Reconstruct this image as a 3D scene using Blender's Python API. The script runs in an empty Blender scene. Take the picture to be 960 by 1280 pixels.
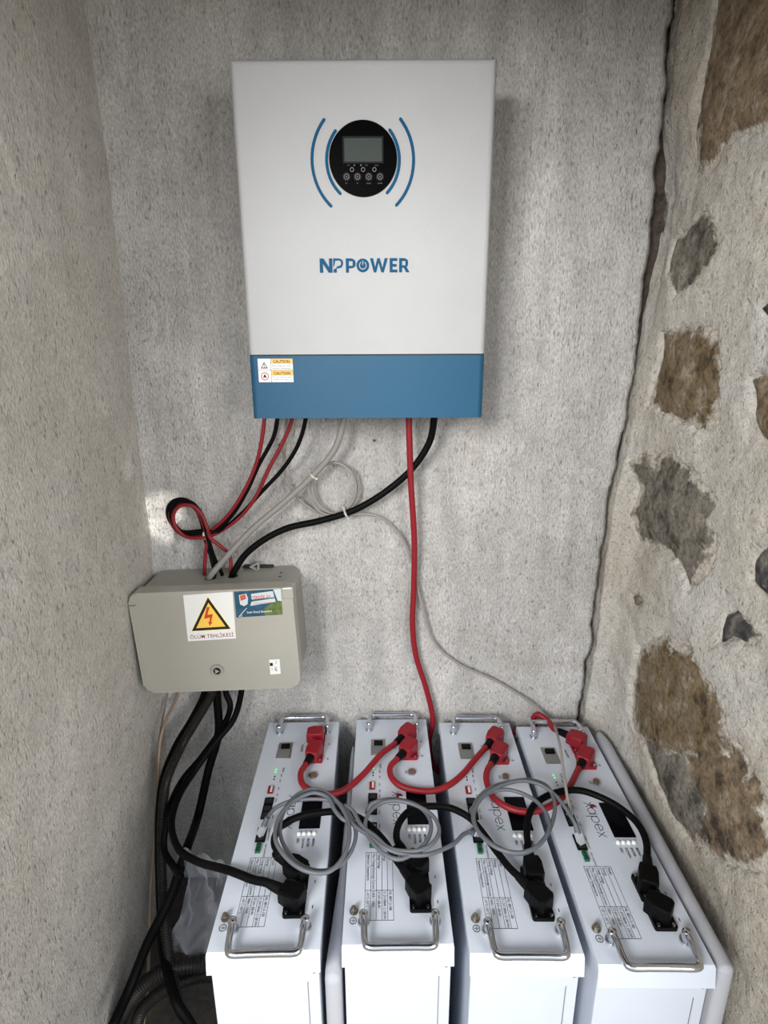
import bpy, bmesh, math, random
from math import sin, cos, pi, radians, atan2, sqrt
from mathutils import Vector as V, Matrix as M4, noise
random.seed(7)
SC = bpy.context.scene
COL = SC.collection

# ------------------------------------------------------------------ camera, sky, lights, exposure
F, TH, RO = 687.5, radians(15.79), radians(.288)
HB = .46                                    # height of the battery tops
CAM = V((0, -1.05, HB + .761))
ct, st, cr, sr = cos(TH), sin(TH), cos(RO), sin(RO)
R_ = V((1, 0, 0)); D_ = V((0, -st, -ct)); FW = V((0, ct, -st))
cx_, cy_ = R_ * cr + D_ * sr, D_ * cr - R_ * sr
cd = bpy.data.cameras.new('camera'); cam = bpy.data.objects.new('camera', cd); COL.objects.link(cam)
cd.sensor_fit = 'HORIZONTAL'; cd.sensor_width = 36; cd.lens = F * 36 / 960; cd.clip_start = .02
m = M4.Identity(4)
for i in range(3):
    m[i][0] = cx_[i]; m[i][1] = -cy_[i]; m[i][2] = -FW[i]; m[i][3] = CAM[i]
cam.matrix_world = m
SC.camera = cam

w = bpy.data.worlds.new('sky'); SC.world = w; w.use_nodes = True
bg = w.node_tree.nodes['Background']
bg.inputs[0].default_value = (.80, .90, 1.0, 1); bg.inputs[1].default_value = 1.3

def light(name, kind, loc, aim, energy, color, **kw):
    l = bpy.data.lights.new(name, kind); l.energy = energy; l.color = color
    for k, v in kw.items(): setattr(l, k, v)
    o = bpy.data.objects.new(name, l); COL.objects.link(o); o.location = loc
    o.rotation_euler = (V(aim) - V(loc)).to_track_quat('-Z', 'Y').to_euler()
    return o
HOLE = V((-.405, -.640, 2.12)); PATCH = V((-.440, 0, .912))
light('sun', 'SUN', HOLE + (HOLE - PATCH), PATCH, 6.5, (1, .96, .88), angle=radians(.6))
light('doorway_daylight', 'AREA', (-1.0, -2.3, 1.75), (.1, 0, .95), 58, (1, .98, .95), shape='RECTANGLE', size=.8, size_y=.7)
light('left_wall_fill', 'AREA', (1.6, -2.4, 1.55), (-.2, 0, .7), 50, (1, .97, .92), shape='RECTANGLE', size=1.4, size_y=1.4)  # fill lamp added at the right front to brighten the left wall
vs = SC.view_settings
vs.view_transform = 'Standard'; vs.look = 'None'; vs.gamma = 1; vs.use_curve_mapping = False
vs.exposure = 0.08

# ------------------------------------------------------------------ helpers
def ray(px, py):
    X, Y = px - 480, py - 640
    a = (X * cr - Y * sr) / F; b = (X * sr + Y * cr) / F
    return V((a, ct - b * st, -st - b * ct))
def onY(px, py, y): r = ray(px, py); return CAM + r * ((y - CAM.y) / r.y)
def onZ(px, py, z): r = ray(px, py); return CAM + r * ((z - CAM.z) / r.z)
def onX(px, py, x): r = ray(px, py); return CAM + r * ((x - CAM.x) / r.x)

def lin(c):
    return tuple((v / 12.92 if v <= .04045 else ((v + .055) / 1.055) ** 2.4) for v in c)
def rgb(r, g, b): return lin((r / 255, g / 255, b / 255)) + (1,)

def mat(name, col, rough=.5, metal=0, spec=.5, bump=0, bscale=200, var=0, vscale=20, emit=0, alpha=1, trans=0, stretch=(1, 1, 1), coat=0):
    m = bpy.data.materials.new(name); m.use_nodes = True
    nt = m.node_tree; N = nt.nodes; Lk = nt.links; p = N['Principled BSDF']
    p.inputs['Base Color'].default_value = col
    p.inputs['Roughness'].default_value = rough; p.inputs['Metallic'].default_value = metal
    p.inputs['Specular IOR Level'].default_value = spec
    p.inputs['Coat Weight'].default_value = coat
    if alpha < 1: p.inputs['Alpha'].default_value = alpha
    if trans: p.inputs['Transmission Weight'].default_value = trans
    if emit: p.inputs['Emission Color'].default_value = col; p.inputs['Emission Strength'].default_value = emit
    tc = N.new('ShaderNodeTexCoord'); mp = N.new('ShaderNodeMapping'); mp.inputs['Scale'].default_value = stretch
    Lk.new(tc.outputs['Object'], mp.inputs[0])
    nz = N.new('ShaderNodeTexNoise'); nz.inputs['Scale'].default_value = vscale; nz.inputs['Detail'].default_value = 5
    Lk.new(mp.outputs[0], nz.inputs['Vector'])
    mx = N.new('ShaderNodeMixRGB'); mx.blend_type = 'MULTIPLY'; mx.inputs[0].default_value = 1
    rp = N.new('ShaderNodeMapRange'); rp.inputs[1].default_value = .3; rp.inputs[2].default_value = .7
    v = max(var, .03)
    rp.inputs[3].default_value = 1 - v; rp.inputs[4].default_value = 1
    Lk.new(nz.outputs[0], rp.inputs[0]); mx.inputs[1].default_value = col; Lk.new(rp.outputs[0], mx.inputs[2])
    Lk.new(mx.outputs[0], p.inputs['Base Color'])
    if bump:
        n2 = N.new('ShaderNodeTexNoise'); n2.inputs['Scale'].default_value = bscale; n2.inputs['Detail'].default_value = 4
        Lk.new(mp.outputs[0], n2.inputs['Vector'])
        b = N.new('ShaderNodeBump'); b.inputs['Strength'].default_value = bump; b.inputs['Distance'].default_value = .002
        Lk.new(n2.outputs[0], b.inputs['Height']); Lk.new(b.outputs[0], p.inputs['Normal'])
    return m

def graph(name, rough, spec):
    """node helpers shared by the masonry materials"""
    m = bpy.data.materials.new(name); m.use_nodes = True
    nt = m.node_tree; N = nt.nodes; Lk = nt.links; p = N['Principled BSDF']
    p.inputs['Roughness'].default_value = rough; p.inputs['Specular IOR Level'].default_value = spec
    tc = N.new('ShaderNodeTexCoord')
    def nz(scale, detail=5, rough=.6, rot=(0, 0, 0), stretch=(1, 1, 1), loc=(0, 0, 0)):
        mp = N.new('ShaderNodeMapping'); mp.vector_type = 'POINT'
        mp.inputs['Rotation'].default_value = rot; mp.inputs['Scale'].default_value = stretch; mp.inputs['Location'].default_value = loc
        Lk.new(tc.outputs['Object'], mp.inputs[0])
        g = N.new('ShaderNodeTexNoise'); g.inputs['Scale'].default_value = scale; g.inputs['Detail'].default_value = detail; g.inputs['Roughness'].default_value = rough
        Lk.new(mp.outputs[0], g.inputs['Vector']); return g.outputs[0]
    def rng(src, a, b, lo, hi):
        r = N.new('ShaderNodeMapRange'); r.inputs[1].default_value = a; r.inputs[2].default_value = b; r.inputs[3].default_value = lo; r.inputs[4].default_value = hi
        Lk.new(src, r.inputs[0]); return r.outputs[0]
    def mix(f, c1, c2, mode='MIX'):
        x = N.new('ShaderNodeMixRGB'); x.blend_type = mode
        for k, v in ((0, f), (1, c1), (2, c2)):
            if isinstance(v, bpy.types.NodeSocket): Lk.new(v, x.inputs[k])
            else: x.inputs[k].default_value = v
        return x.outputs[0]
    def math_(op, a, b):
        x = N.new('ShaderNodeMath'); x.operation = op
        for k, v in ((0, a), (1, b)):
            if isinstance(v, bpy.types.NodeSocket): Lk.new(v, x.inputs[k])
            else: x.inputs[k].default_value = v
        return x.outputs[0]
    def bump(h, strength, dist, normal=None):
        bp = N.new('ShaderNodeBump'); bp.inputs['Strength'].default_value = strength; bp.inputs['Distance'].default_value = dist
        Lk.new(h, bp.inputs['Height'])
        if normal is not None: Lk.new(normal, bp.inputs['Normal'])
        return bp.outputs[0]
    return m, N, Lk, p, nz, rng, mix, math_, bump

def plaster(name, c1, c2, rot, stretch, gscale=150, grain=.75, bump_=1.0, stain=(150, 125, 95), stain_amt=.35, pits=.4, streak=.12):
    """rendered masonry: fine dragged grain, scattered pits with their shade painted in, slow tonal drift and faint stains"""
    m, N, Lk, p, nz, rng, mix, math_, bump = graph(name, .92, .2)
    g = nz(gscale, 4, .7, rot, stretch); g2 = nz(gscale * .55, 3, .55, rot, stretch, (4, 2, 7))
    base = mix(rng(nz(3.2), .35, .65, 0, 1), c1, c2)
    base = mix(rng(nz(5.5, 8, .7, loc=(3.1, 1.7, 9.2)), .55, .8, 0, stain_amt), base, rgb(*stain))
    f = math_('MULTIPLY', rng(g, .30, .62, 1 - grain, 1), rng(g2, .28, .40, 1 - pits, 1))  # pit shade is painted into the colour along with the grain
    f = math_('MULTIPLY', f, rng(nz(9, 4, .6, rot, (3.0, 2.0, .35), (8, 3, 1)), .35, .65, 1 - streak, 1))
    f = math_('MULTIPLY', f, rng(nz(30, 4, .6, loc=(1, 9, 4)), .35, .6, .90, 1))
    Lk.new(mix(1.0, base, f, 'MULTIPLY'), p.inputs['Base Color'])
    Lk.new(bump(math_('ADD', g, math_('MULTIPLY', rng(g2, .28, .45, 0, 1), .5)), bump_, .003), p.inputs['Normal'])
    return m

def rough_stone(name, cols, scale=20):
    m, N, Lk, p, nz, rng, mix, math_, bump = graph(name, .85, .3)
    n = nz(scale, 9, .68, (.35, 0, 0), (1, 1.25, .9)); n2 = nz(120, 5, .6); n3 = nz(48, 8, .75, loc=(2, 5, 1))
    r = N.new('ShaderNodeValToRGB'); e = r.color_ramp.elements
    e[0].position = .38; e[0].color = rgb(*cols[0]); e[1].position = .63; e[1].color = rgb(*cols[-1])
    for k, c in enumerate(cols[1:-1]):
        q = e.new(.38 + .25 * (k + 1) / (len(cols) - 1)); q.color = rgb(*c)
    Lk.new(n, r.inputs[0])
    c = mix(1.0, r.outputs[0], rng(n2, .32, .55, .5, 1.05), 'MULTIPLY')
    # mortar smeared over the rim and left as crumbs on the face
    at = N.new('ShaderNodeAttribute'); at.attribute_name = 'rim'
    h = math_('ADD', math_('MULTIPLY', at.outputs['Fac'], .30), nz(26, 7, .7, loc=(6, 1, 3)))
    smear = math_('MAXIMUM', rng(h, .66, .76, 0, .95), rng(n3, .62, .70, 0, .8))
    mort = mix(rng(nz(130, 4, .7), .3, .62, 0, 1), rgb(146, 136, 122), rgb(198, 191, 180))
    Lk.new(mix(smear, c, mort), p.inputs['Base Color'])
    Lk.new(bump(math_('ADD', math_('ADD', n, n2), math_('MULTIPLY', smear, .6)), .9, .004), p.inputs['Normal'])
    return m

MT = dict(
 white=mat('inverter_white', rgb(180, 181, 183), .55, bump=.25, bscale=900),
 blue=mat('inverter_blue', rgb(14, 82, 116), .5, bump=.25, bscale=900),
 bwhite=mat('battery_white', rgb(204, 211, 223), .38, bump=.15, bscale=1100),
 arc=mat('accent_teal', rgb(0, 78, 116), .55, spec=.2),
 ink=mat('black_ink', rgb(22, 22, 26), .6),
 inkgrey=mat('grey_ink', rgb(120, 120, 122), .6),
 black=mat('black_plastic', rgb(4, 4, 5), .5, spec=.12),
 gloss=mat('black_gloss', rgb(2, 2, 3), .3, spec=.06),
 disp=mat('battery_display', rgb(2, 3, 10), .3, spec=.08),
 lcd=mat('lcd_glass', rgb(66, 74, 70), .4, spec=.15),
 bezel=mat('lcd_bezel', rgb(26, 27, 28), .5, spec=.15),
 chrome=mat('chrome', rgb(206, 208, 214), .14, 1),
 steel=mat('steel', rgb(165, 160, 150), .35, 1),
 brass=mat('fuse_brown', rgb(110, 84, 70), .4),
 red=mat('red_plastic', rgb(134, 9, 27), .45),
 redcab=mat('red_cable', rgb(136, 11, 27), .5),
 redpv=mat('red_pv_cable', rgb(130, 16, 28), .55),
 blkcab=mat('black_cable', rgb(4, 4, 5), .55, spec=.12),
 greycab=mat('grey_cable', rgb(94, 98, 104), .45),
 lgrey=mat('light_grey_cable', rgb(142, 138, 134), .5),
 pale=mat('pale_cable', rgb(152, 146, 142), .5),
 beige=mat('beige_wire', rgb(140, 122, 104), .6),
 conduit=mat('conduit_black', rgb(34, 31, 29), .45, spec=.35),
 boxgrey=mat('enclosure_grey', rgb(170, 167, 158), .22, bump=.08, bscale=500),
 boxbody=mat('enclosure_body_grey', rgb(152, 150, 142), .35),
 paper=mat('sticker_white', rgb(236, 236, 234), .35),
 yellow=mat('sticker_yellow', rgb(250, 206, 84), .4),
 amber=mat('caution_amber', rgb(238, 190, 92), .4),
 halo=mat('sticker_cream', rgb(250, 236, 190), .4),
 bolt=mat('bolt_red', rgb(206, 60, 40), .4),
 maroon=mat('maroon_ink', rgb(140, 24, 66), .5),
 cardblue=mat('card_blue', rgb(40, 92, 120), .35, var=.45, vscale=60),
 cardgreen=mat('card_green', rgb(112, 132, 70), .4, var=.6, vscale=120),
 cardpale=mat('card_pale', rgb(205, 214, 216), .4),
 orange=mat('card_orange', rgb(204, 92, 66), .4),
 green=mat('terminal_green', rgb(14, 92, 62), .45),
 led=mat('green_led', rgb(90, 255, 130), .4, emit=.9),
 ledoff=mat('dark_led', rgb(30, 34, 30), .4),
 button=mat('button_white', rgb(240, 240, 238), .3),
 port=mat('port_black', rgb(4, 4, 5), .4, spec=.12),
 clear=mat('clear_plug', rgb(190, 196, 200), .2, alpha=.75),
 foam=mat('foam_grey', rgb(172, 173, 180), .75, bump=.3, bscale=500),
 tie=mat('nylon_tie', rgb(205, 200, 190), .5),
 leaf=mat('logo_maroon', rgb(110, 22, 40), .5),
 tube=mat('black_heat_shrink', rgb(6, 6, 7), .6, spec=.15),
 mortar=plaster('mortar', rgb(212, 209, 203), rgb(190, 180, 165), (0, 0, 0), (1, 1, 1), 200, .34, 1.0, (142, 124, 102), .55, .30, .06),
 recess=plaster('shaded_recess_mortar', rgb(96, 86, 78), rgb(70, 63, 58), (0, 0, 0), (1, 1, 1), 90, .45, 1.0),  # shade of the corner gap is painted into this dark mortar
 wallb=plaster('back_plaster', rgb(238, 235, 232), rgb(206, 203, 200), (0, 0, 0), (1.6, 1, .62), 230, .46, 1.0, (168, 146, 122), .4, .40, .2),
 walll=plaster('left_plaster', rgb(222, 217, 210), rgb(206, 200, 192), (radians(-24), 0, 0), (1, 1.5, .65), 230, .42, 1.0, (170, 156, 136), .25, .42, .08),
 floor=plaster('concrete_floor', rgb(92, 88, 84), rgb(66, 63, 60), (0, 0, 0), (1, 1, 1), 60, .4, .6),
 ground=plaster('yard_ground', rgb(132, 124, 112), rgb(108, 100, 90), (0, 0, 0), (1, 1, 1), 30, .3, .6),
 brown=rough_stone('brown_stone', [(66, 56, 46), (110, 96, 78), (130, 112, 90), (150, 138, 122)]),
 ochre=rough_stone('ochre_stone', [(68, 58, 46), (116, 98, 70), (118, 106, 90), (156, 140, 116)]),
 grey=rough_stone('grey_stone', [(66, 62, 56), (108, 103, 94), (124, 118, 108), (146, 138, 126)]),
 dark=rough_stone('dark_stone', [(40, 40, 42), (70, 70, 72), (86, 84, 82), (120, 114, 106)]),
)
def bag_material():
    m = bpy.data.materials.new('clear_film'); m.use_nodes = True
    nt = m.node_tree; N = nt.nodes; Lk = nt.links; p = N['Principled BSDF']
    p.inputs['Base Color'].default_value = rgb(205, 208, 218); p.inputs['Roughness'].default_value = .22
    lw = N.new('ShaderNodeLayerWeight'); lw.inputs[0].default_value = .35
    r = N.new('ShaderNodeMapRange'); r.inputs[3].default_value = .12; r.inputs[4].default_value = .7
    Lk.new(lw.outputs['Facing'], r.inputs[0]); Lk.new(r.outputs[0], p.inputs['Alpha'])
    return m
MT['film'] = bag_material()

def obj(name, bm, material, parent=None, smooth=False, kind=None):
    me = bm
    if isinstance(bm, bmesh.types.BMesh):
        me = bpy.data.meshes.new(name); bmesh.ops.recalc_face_normals(bm, faces=bm.faces)
        bm.to_mesh(me); bm.free()
    if material is not None and not me.materials: me.materials.append(MT[material])
    if smooth:
        for p in me.polygons: p.use_smooth = True
        if smooth is not True:
            pass
    o = bpy.data.objects.new(name, me); COL.objects.link(o)
    if parent is not None: o.parent = parent
    if smooth == 'auto':
        me.set_sharp_from_angle(angle=radians(38))
    if kind: o['kind'] = kind
    return o
def thing(name, label, cat, loc=(0, 0, 0), rot=(0, 0, 0), group=None):
    o = bpy.data.objects.new(name, None); COL.objects.link(o); o.location = loc; o.rotation_euler = rot
    o.empty_display_size = .05
    return tag(o, label, cat, group)
def tag(o, label, cat, group=None):
    o['label'] = label; o['category'] = cat
    if group: o['group'] = group
    return o
def copy_part(src, parent):
    c = src.copy(); COL.objects.link(c); c.parent = parent
    for ch in [x for x in bpy.data.objects if x.parent == src]: copy_part(ch, c)
    return c

NB = bmesh.new
def box(bm, c, s, r=0, seg=2, rot=None):
    g = bmesh.ops.create_cube(bm, size=1); vs_ = g['verts']
    T = M4.Translation(V(c)) @ (rot if rot is not None else M4.Identity(4)) @ M4.Diagonal((*s, 1))
    bmesh.ops.transform(bm, matrix=T, verts=vs_)
    if r:
        ed = list({e for v in vs_ for e in v.link_edges})
        bmesh.ops.bevel(bm, geom=ed, offset=r, segments=seg, affect='EDGES', profile=.5)
    return bm
def cyl(bm, p0, p1, r, r2=None, seg=16, caps=True):
    p0, p1 = V(p0), V(p1); d = p1 - p0
    q = d.to_track_quat('Z', 'Y').to_matrix().to_4x4()
    bmesh.ops.create_cone(bm, cap_ends=caps, segments=seg, radius1=r, radius2=r if r2 is None else r2, depth=d.length,
                          matrix=M4.Translation((p0 + p1) / 2) @ q)
    return bm
def ball(bm, c, r, seg=12, sz=1):
    bmesh.ops.create_uvsphere(bm, u_segments=seg, v_segments=seg // 2, radius=r, matrix=M4.Translation(V(c)) @ M4.Diagonal((1, 1, sz, 1)))
    return bm
def prism(bm, pts, h, T=M4.Identity(4)):
    """polygon in local xy extruded from z=0 to z=h, then moved by T"""
    n = len(pts)
    a = [bm.verts.new(T @ V((x, y, 0))) for x, y in pts]; b = [bm.verts.new(T @ V((x, y, h))) for x, y in pts]
    bm.faces.new(b); bm.faces.new(list(reversed(a)))
    for i in range(n): bm.faces.new((a[i], a[(i + 1) % n], b[(i + 1) % n], b[i]))
    return bm
def rrect(w_, h_, r, n=5, cx=0, cy=0):
    out = []
    for (sx, sy, a0) in ((1, 1, 0), (-1, 1, 90), (-1, -1, 180), (1, -1, 270)):
        for k in range(n + 1):
            a = radians(a0 + 90 * k / n)
            out.append((cx + sx * (w_ / 2 - r) + r * cos(a), cy + sy * (h_ / 2 - r) + r * sin(a)))
    return out
def circ(r, n=24, cx=0, cy=0): return [(cx + r * cos(2 * pi * k / n), cy + r * sin(2 * pi * k / n)) for k in range(n)]
def ringprism(bm, outer, inner, h, T=M4.Identity(4)):
    n = len(outer); vv = []
    for pts, z in ((outer, 0), (outer, h), (inner, h), (inner, 0)):
        vv.append([bm.verts.new(T @ V((x, y, z))) for x, y in pts])
    for k in range(4):
        a, b = vv[k], vv[(k + 1) % 4]
        for i in range(n): bm.faces.new((a[i], a[(i + 1) % n], b[(i + 1) % n], b[i]))
    return bm
def stroke(bm, pts, wd, h, T=M4.Identity(4), caps=True):
    """a flat printed line of width wd along 2d points"""
    L, Rr = [], []
    for i, p in enumerate(pts):
        a = V(pts[max(i - 1, 0)]); b = V(pts[min(i + 1, len(pts) - 1)])
        d = (b - a).normalized(); nrm = V((-d.y, d.x)) * wd / 2
        L.append(V(p) + nrm); Rr.append(V(p) - nrm)
    e = []
    if caps:
        d = (V(pts[-1]) - V(pts[-2])).normalized(); a0 = atan2(d.y, d.x)
        e = [V(pts[-1]) + V((cos(a0 + pi / 2 - pi * k / 6), sin(a0 + pi / 2 - pi * k / 6))) * wd / 2 for k in range(1, 6)]
        d = (V(pts[0]) - V(pts[1])).normalized(); a0 = atan2(d.y, d.x)
        s_ = [V(pts[0]) + V((cos(a0 + pi / 2 - pi * k / 6), sin(a0 + pi / 2 - pi * k / 6))) * wd / 2 for k in range(1, 6)]
    else: s_ = []
    return prism(bm, [tuple(p) for p in L + e + Rr[::-1] + s_], h, T)

def spline(pts, step=.006, closed=False):
    P = [V(p) for p in pts]; n = len(P); out = []
    def get(i): return P[i % n] if closed else P[max(0, min(n - 1, i))]
    for i in range(n if closed else n - 1):
        p0, p1, p2, p3 = get(i - 1), get(i), get(i + 1), get(i + 2)
        if not closed and i == 0: p0 = p1 * 2 - p2
        if not closed and i == n - 2: p3 = p2 * 2 - p1
        L = (p2 - p1).length; k = max(2, int(L / step))
        d01, d12, d23 = max((p1 - p0).length, 1e-5) ** .5, max(L, 1e-5) ** .5, max((p3 - p2).length, 1e-5) ** .5
        m1 = (p2 - p1) + ((p1 - p0) / d01 - (p2 - p0) / (d01 + d12)) * d12
        m2 = (p2 - p1) + ((p3 - p2) / d23 - (p3 - p1) / (d12 + d23)) * d12
        for j in range(k):
            t = j / k; t2, t3 = t * t, t * t * t
            out.append(p1 * (2 * t3 - 3 * t2 + 1) + m1 * (t3 - 2 * t2 + t) + p2 * (3 * t2 - 2 * t3) + m2 * (t3 - t2))
    if not closed: out.append(P[-1])
    return out
def tube(bm, pts, r, seg=10, caps=True, rf=None):
    t = (pts[1] - pts[0]).normalized(); up = V((0, 0, 1)) if abs(t.z) < .9 else V((1, 0, 0))
    n = (up - t * up.dot(t)).normalized(); rings = []
    for i, p in enumerate(pts):
        a, b = pts[max(i - 1, 0)], pts[min(i + 1, len(pts) - 1)]
        t = (b - a).normalized(); n = (n - t * n.dot(t)).normalized(); bb = t.cross(n)
        rr = r if rf is None else rf(i, r)
        rings.append([bm.verts.new(p + (n * cos(2 * pi * k / seg) + bb * sin(2 * pi * k / seg)) * rr) for k in range(seg)])
    for a, b in zip(rings, rings[1:]):
        for k in range(seg): bm.faces.new((a[k], a[(k + 1) % seg], b[(k + 1) % seg], b[k]))
    if caps: bm.faces.new(rings[0][::-1]); bm.faces.new(rings[-1])
    return bm
def cable(name, pts, r, material, parent=None, seg=10, step=.006):
    return obj(name, tube(NB(), spline(pts, step), r, seg), material, parent, True)
def corrugated(name, pts, r, material, parent=None, pitch=.0042):
    p = spline(pts, pitch / 4)
    return obj(name, tube(NB(), p, r, 12, rf=lambda i, r: r * (1.0 if i % 4 in (0, 1) else .84)), material, parent, 'auto')

_fonts = {}
def text(bm, s, T, h=None, w_=None, fit=None, align='LEFT', bold=0, depth=.0002, spacing=1.0):
    """lettering in the local xy plane (baseline at the origin); h = cap height in metres; w_ squeezes or stretches to a width"""
    key = (s, bold, spacing)
    if key not in _fonts:
        cu = bpy.data.curves.new('lettering', 'FONT'); cu.body = s; cu.size = 1; cu.offset = bold; cu.space_character = spacing
        cu.resolution_u = 3; cu.fill_mode = 'FRONT'
        o = bpy.data.objects.new('lettering', cu); COL.objects.link(o)
        dg = bpy.context.evaluated_depsgraph_get()
        me = bpy.data.meshes.new_from_object(o.evaluated_get(dg))
        vv = [v.co.copy() for v in me.vertices]; ff = [tuple(p.vertices) for p in me.polygons]
        bpy.data.objects.remove(o); bpy.data.curves.remove(cu); bpy.data.meshes.remove(me)
        _fonts[key] = (vv, ff)
    vv, ff = _fonts[key]
    if not vv: return bm
    x0 = min(v.x for v in vv); x1 = max(v.x for v in vv)
    sy = (h or .003) / .729
    sx = (w_ / (x1 - x0)) if w_ else sy
    off = {'LEFT': -x0, 'CENTER': -(x0 + x1) / 2, 'RIGHT': -x1}[align]
    nv = [bm.verts.new(T @ V(((v.x + off) * sx, v.y * sy, depth))) for v in vv]
    for f in ff:
        try: bm.faces.new([nv[i] for i in f])
        except ValueError: pass
    return bm

# ------------------------------------------------------------------ the setting
def lerp_tab(t, z):
    if z <= t[0][0]: return t[0][1]
    for (a, b), (c, d) in zip(t, t[1:]):
        if z <= c: return b + (d - b) * (z - a) / (c - a)
    return t[-1][1]
LX = [(0, -.506), (.44, -.492), (.64, -.481), (.87, -.470), (1.12, -.469), (1.29, -.466), (1.54, -.462), (1.76, -.467), (2.2, -.467)]
RX = [(0, .43), (.44, .430), (.58, .4376), (.92, .4465), (1.17, .4665), (1.31, .468), (1.76, .4604), (2.2, .46)]
HZ = 2.12; YF = -.85
def fb(x, y, z, s): return noise.fractal(V((x, y, z)) * s, 1.0, 2.0, 4)

def sheet(name, nu, nv, fn, material, thick, flip=False):
    bm = NB(); g = [[bm.verts.new(fn(i / nu, j / nv)) for j in range(nv + 1)] for i in range(nu + 1)]
    for i in range(nu):
        for j in range(nv):
            q = (g[i][j], g[i + 1][j], g[i + 1][j + 1], g[i][j + 1]); bm.faces.new(q[::-1] if flip else q)
    me = bpy.data.meshes.new(name); bm.to_mesh(me); bm.free()
    for p in me.polygons: p.use_smooth = True
    me.materials.append(MT[material])
    o = bpy.data.objects.new(name, me); COL.objects.link(o); o['kind'] = 'structure'
    if thick:
        md = o.modifiers.new('thickness', 'SOLIDIFY'); md.thickness = thick; md.offset = -1
    return o
# plaster skin of the back wall, ending in a ragged edge on the right
def fback(a, b):
    z = b * HZ
    e = lerp_tab(RX, z) + .006 * fb(0, 1.3, z, 14) + .004 * fb(2.2, 0, z, 33)
    x = -.54 + a * (e + .54)
    y = .0028 * fb(x, 0, z, 6) + .0012 * fb(x, 5, z, 28)
    if a > .985: y += .006 * ((a - .985) / .015) ** 2
    return V((x, y, z))
sheet('wall_back', 120, 240, fback, 'wallb', .022)
# rough masonry behind the plaster edge, coloured dark for the shade there
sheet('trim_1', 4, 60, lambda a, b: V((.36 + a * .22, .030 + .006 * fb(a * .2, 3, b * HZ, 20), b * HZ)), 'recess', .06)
def fleft(a, b):
    z = b * HZ; y = .02 + a * (YF - .02)
    x = lerp_tab(LX, z) + .003 * fb(3, y, z, 5) + .0012 * fb(1, y, z, 26) - .006 * math.exp(-((y) / .03) ** 2) * 0
    return V((x, y, z))
sheet('wall_left', 90, 210, fleft, 'walll', .10, flip=True)

def wall_right_x(y, z):
    x = .481 + .020 * (-y / .5) + .004 * fb(9, y, z, 3); yy = min(y, 0)
    g = .010 + .010 * max(0, fb(6, 2, z, 5)) + .022 * max(0, 1 - abs(z - 1.42) / .24)
    return x - (.481 - lerp_tab(RX, z) - g) * math.exp(yy / .022)
STONES = [
 ('brown', [(910,-60),(900,0),(893,41),(884,78),(874,125),(870,175),(875,200),(890,209),(903,184),(925,169),(960,159),(1010,150),(1010,-60)]),
 ('grey', [(881,262),(894,281),(896,312),(884,337),(869,356),(848,371),(836,340),(841,300),(862,284)]),
 ('ochre', [(831,416),(854,409),(894,413),(897,462),(898,488),(890,535),(867,537),(841,521),(814,505),(821,475),(829,446)]),
 ('brown', [(933,475),(943,466),(960,478),(985,480),(990,560),(960,558),(946,545),(938,511)]),
 ('grey', [(797,577),(808,569),(844,563),(861,583),(877,603),(890,628),(881,655),(890,675),(884,708),(861,738),(850,710),(841,698),(821,684),(802,674),(797,642),(804,610)]),
 ('dark', [(933,698),(949,682),(970,668),(985,715),(980,762),(960,754),(943,741),(931,728)]),
 ('dark', [(891,806),(899,768),(910,763),(926,776),(940,795),(925,806),(908,796)]),
 ('ochre', [(787,885),(790,850),(800,806),(831,793),(862,806),(880,851),(900,895),(908,928),(899,955),(872,960),(846,950),(816,938),(793,915)]),
 ('grey', [(803,918),(848,928),(872,960),(878,1009),(880,1056),(862,1056),(842,1026),(820,978)]),
 ('brown', [(846,930),(880,930),(912,922),(932,968),(942,1000),(952,1070),(945,1087),(918,1085),(888,1074),(862,1050),(860,1005),(852,965)]),
 ('dark', [(846,-6),(857,-8),(856,16),(849,29),(843,14)]),
 ('grey', [(792,745),(800,742),(806,751),(797,758)]),
 ('grey', [(815,250),(826,238),(829,265),(822,290),(812,282)]),
 ('dark', [(944,385),(960,372),(978,384),(975,404),(958,402)]),
]
SP = []
for mname, pts in STONES:
    q = [onX(px, py, .49) for px, py in pts]; SP.append((mname, [(p.y, p.z) for p in q]))
def inside(p, poly):
    c = False; n = len(poly); d = 9
    for i in range(n):
        (ax, ay), (bx, by) = poly[i], poly[(i + 1) % n]
        if (ay > p[1]) != (by > p[1]) and p[0] < (bx - ax) * (p[1] - ay) / (by - ay) + ax: c = not c
        ex, ey = bx - ax, by - ay; t = max(0, min(1, ((p[0] - ax) * ex + (p[1] - ay) * ey) / (ex * ex + ey * ey + 1e-12)))
        d = min(d, sqrt((p[0] - ax - t * ex) ** 2 + (p[1] - ay - t * ey) ** 2))
    return d if c else -d
BB = [(min(p[0] for p in q) - .03, max(p[0] for p in q) + .03, min(p[1] for p in q) - .03, max(p[1] for p in q) + .03) for _, q in SP]
def mortar_x(y, z):
    x = wall_right_x(y, z) - .008 * fb(2, y, z, 7) - .0022 * fb(7, y, z, 26) - .0008 * fb(4, y, z, 80)
    sink = 0
    for (_, q), b in zip(SP, BB):
        if b[0] < y < b[1] and b[2] < z < b[3]:
            d = inside((y, z), q) + .006 * fb(5, y, z, 34) + .004 * fb(8, y, z, 95)
            sink = max(sink, max(0, min(1, (d + .003) / .011)))
    return x + sink * .020
def fright(a, b):
    z = b * HZ; y = .03 + (a ** 1.15) * (YF - .03)
    return V((mortar_x(y, z), y, z))
wr = sheet('wall_right', 230, 400, fright, 'mortar', .14)
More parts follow.
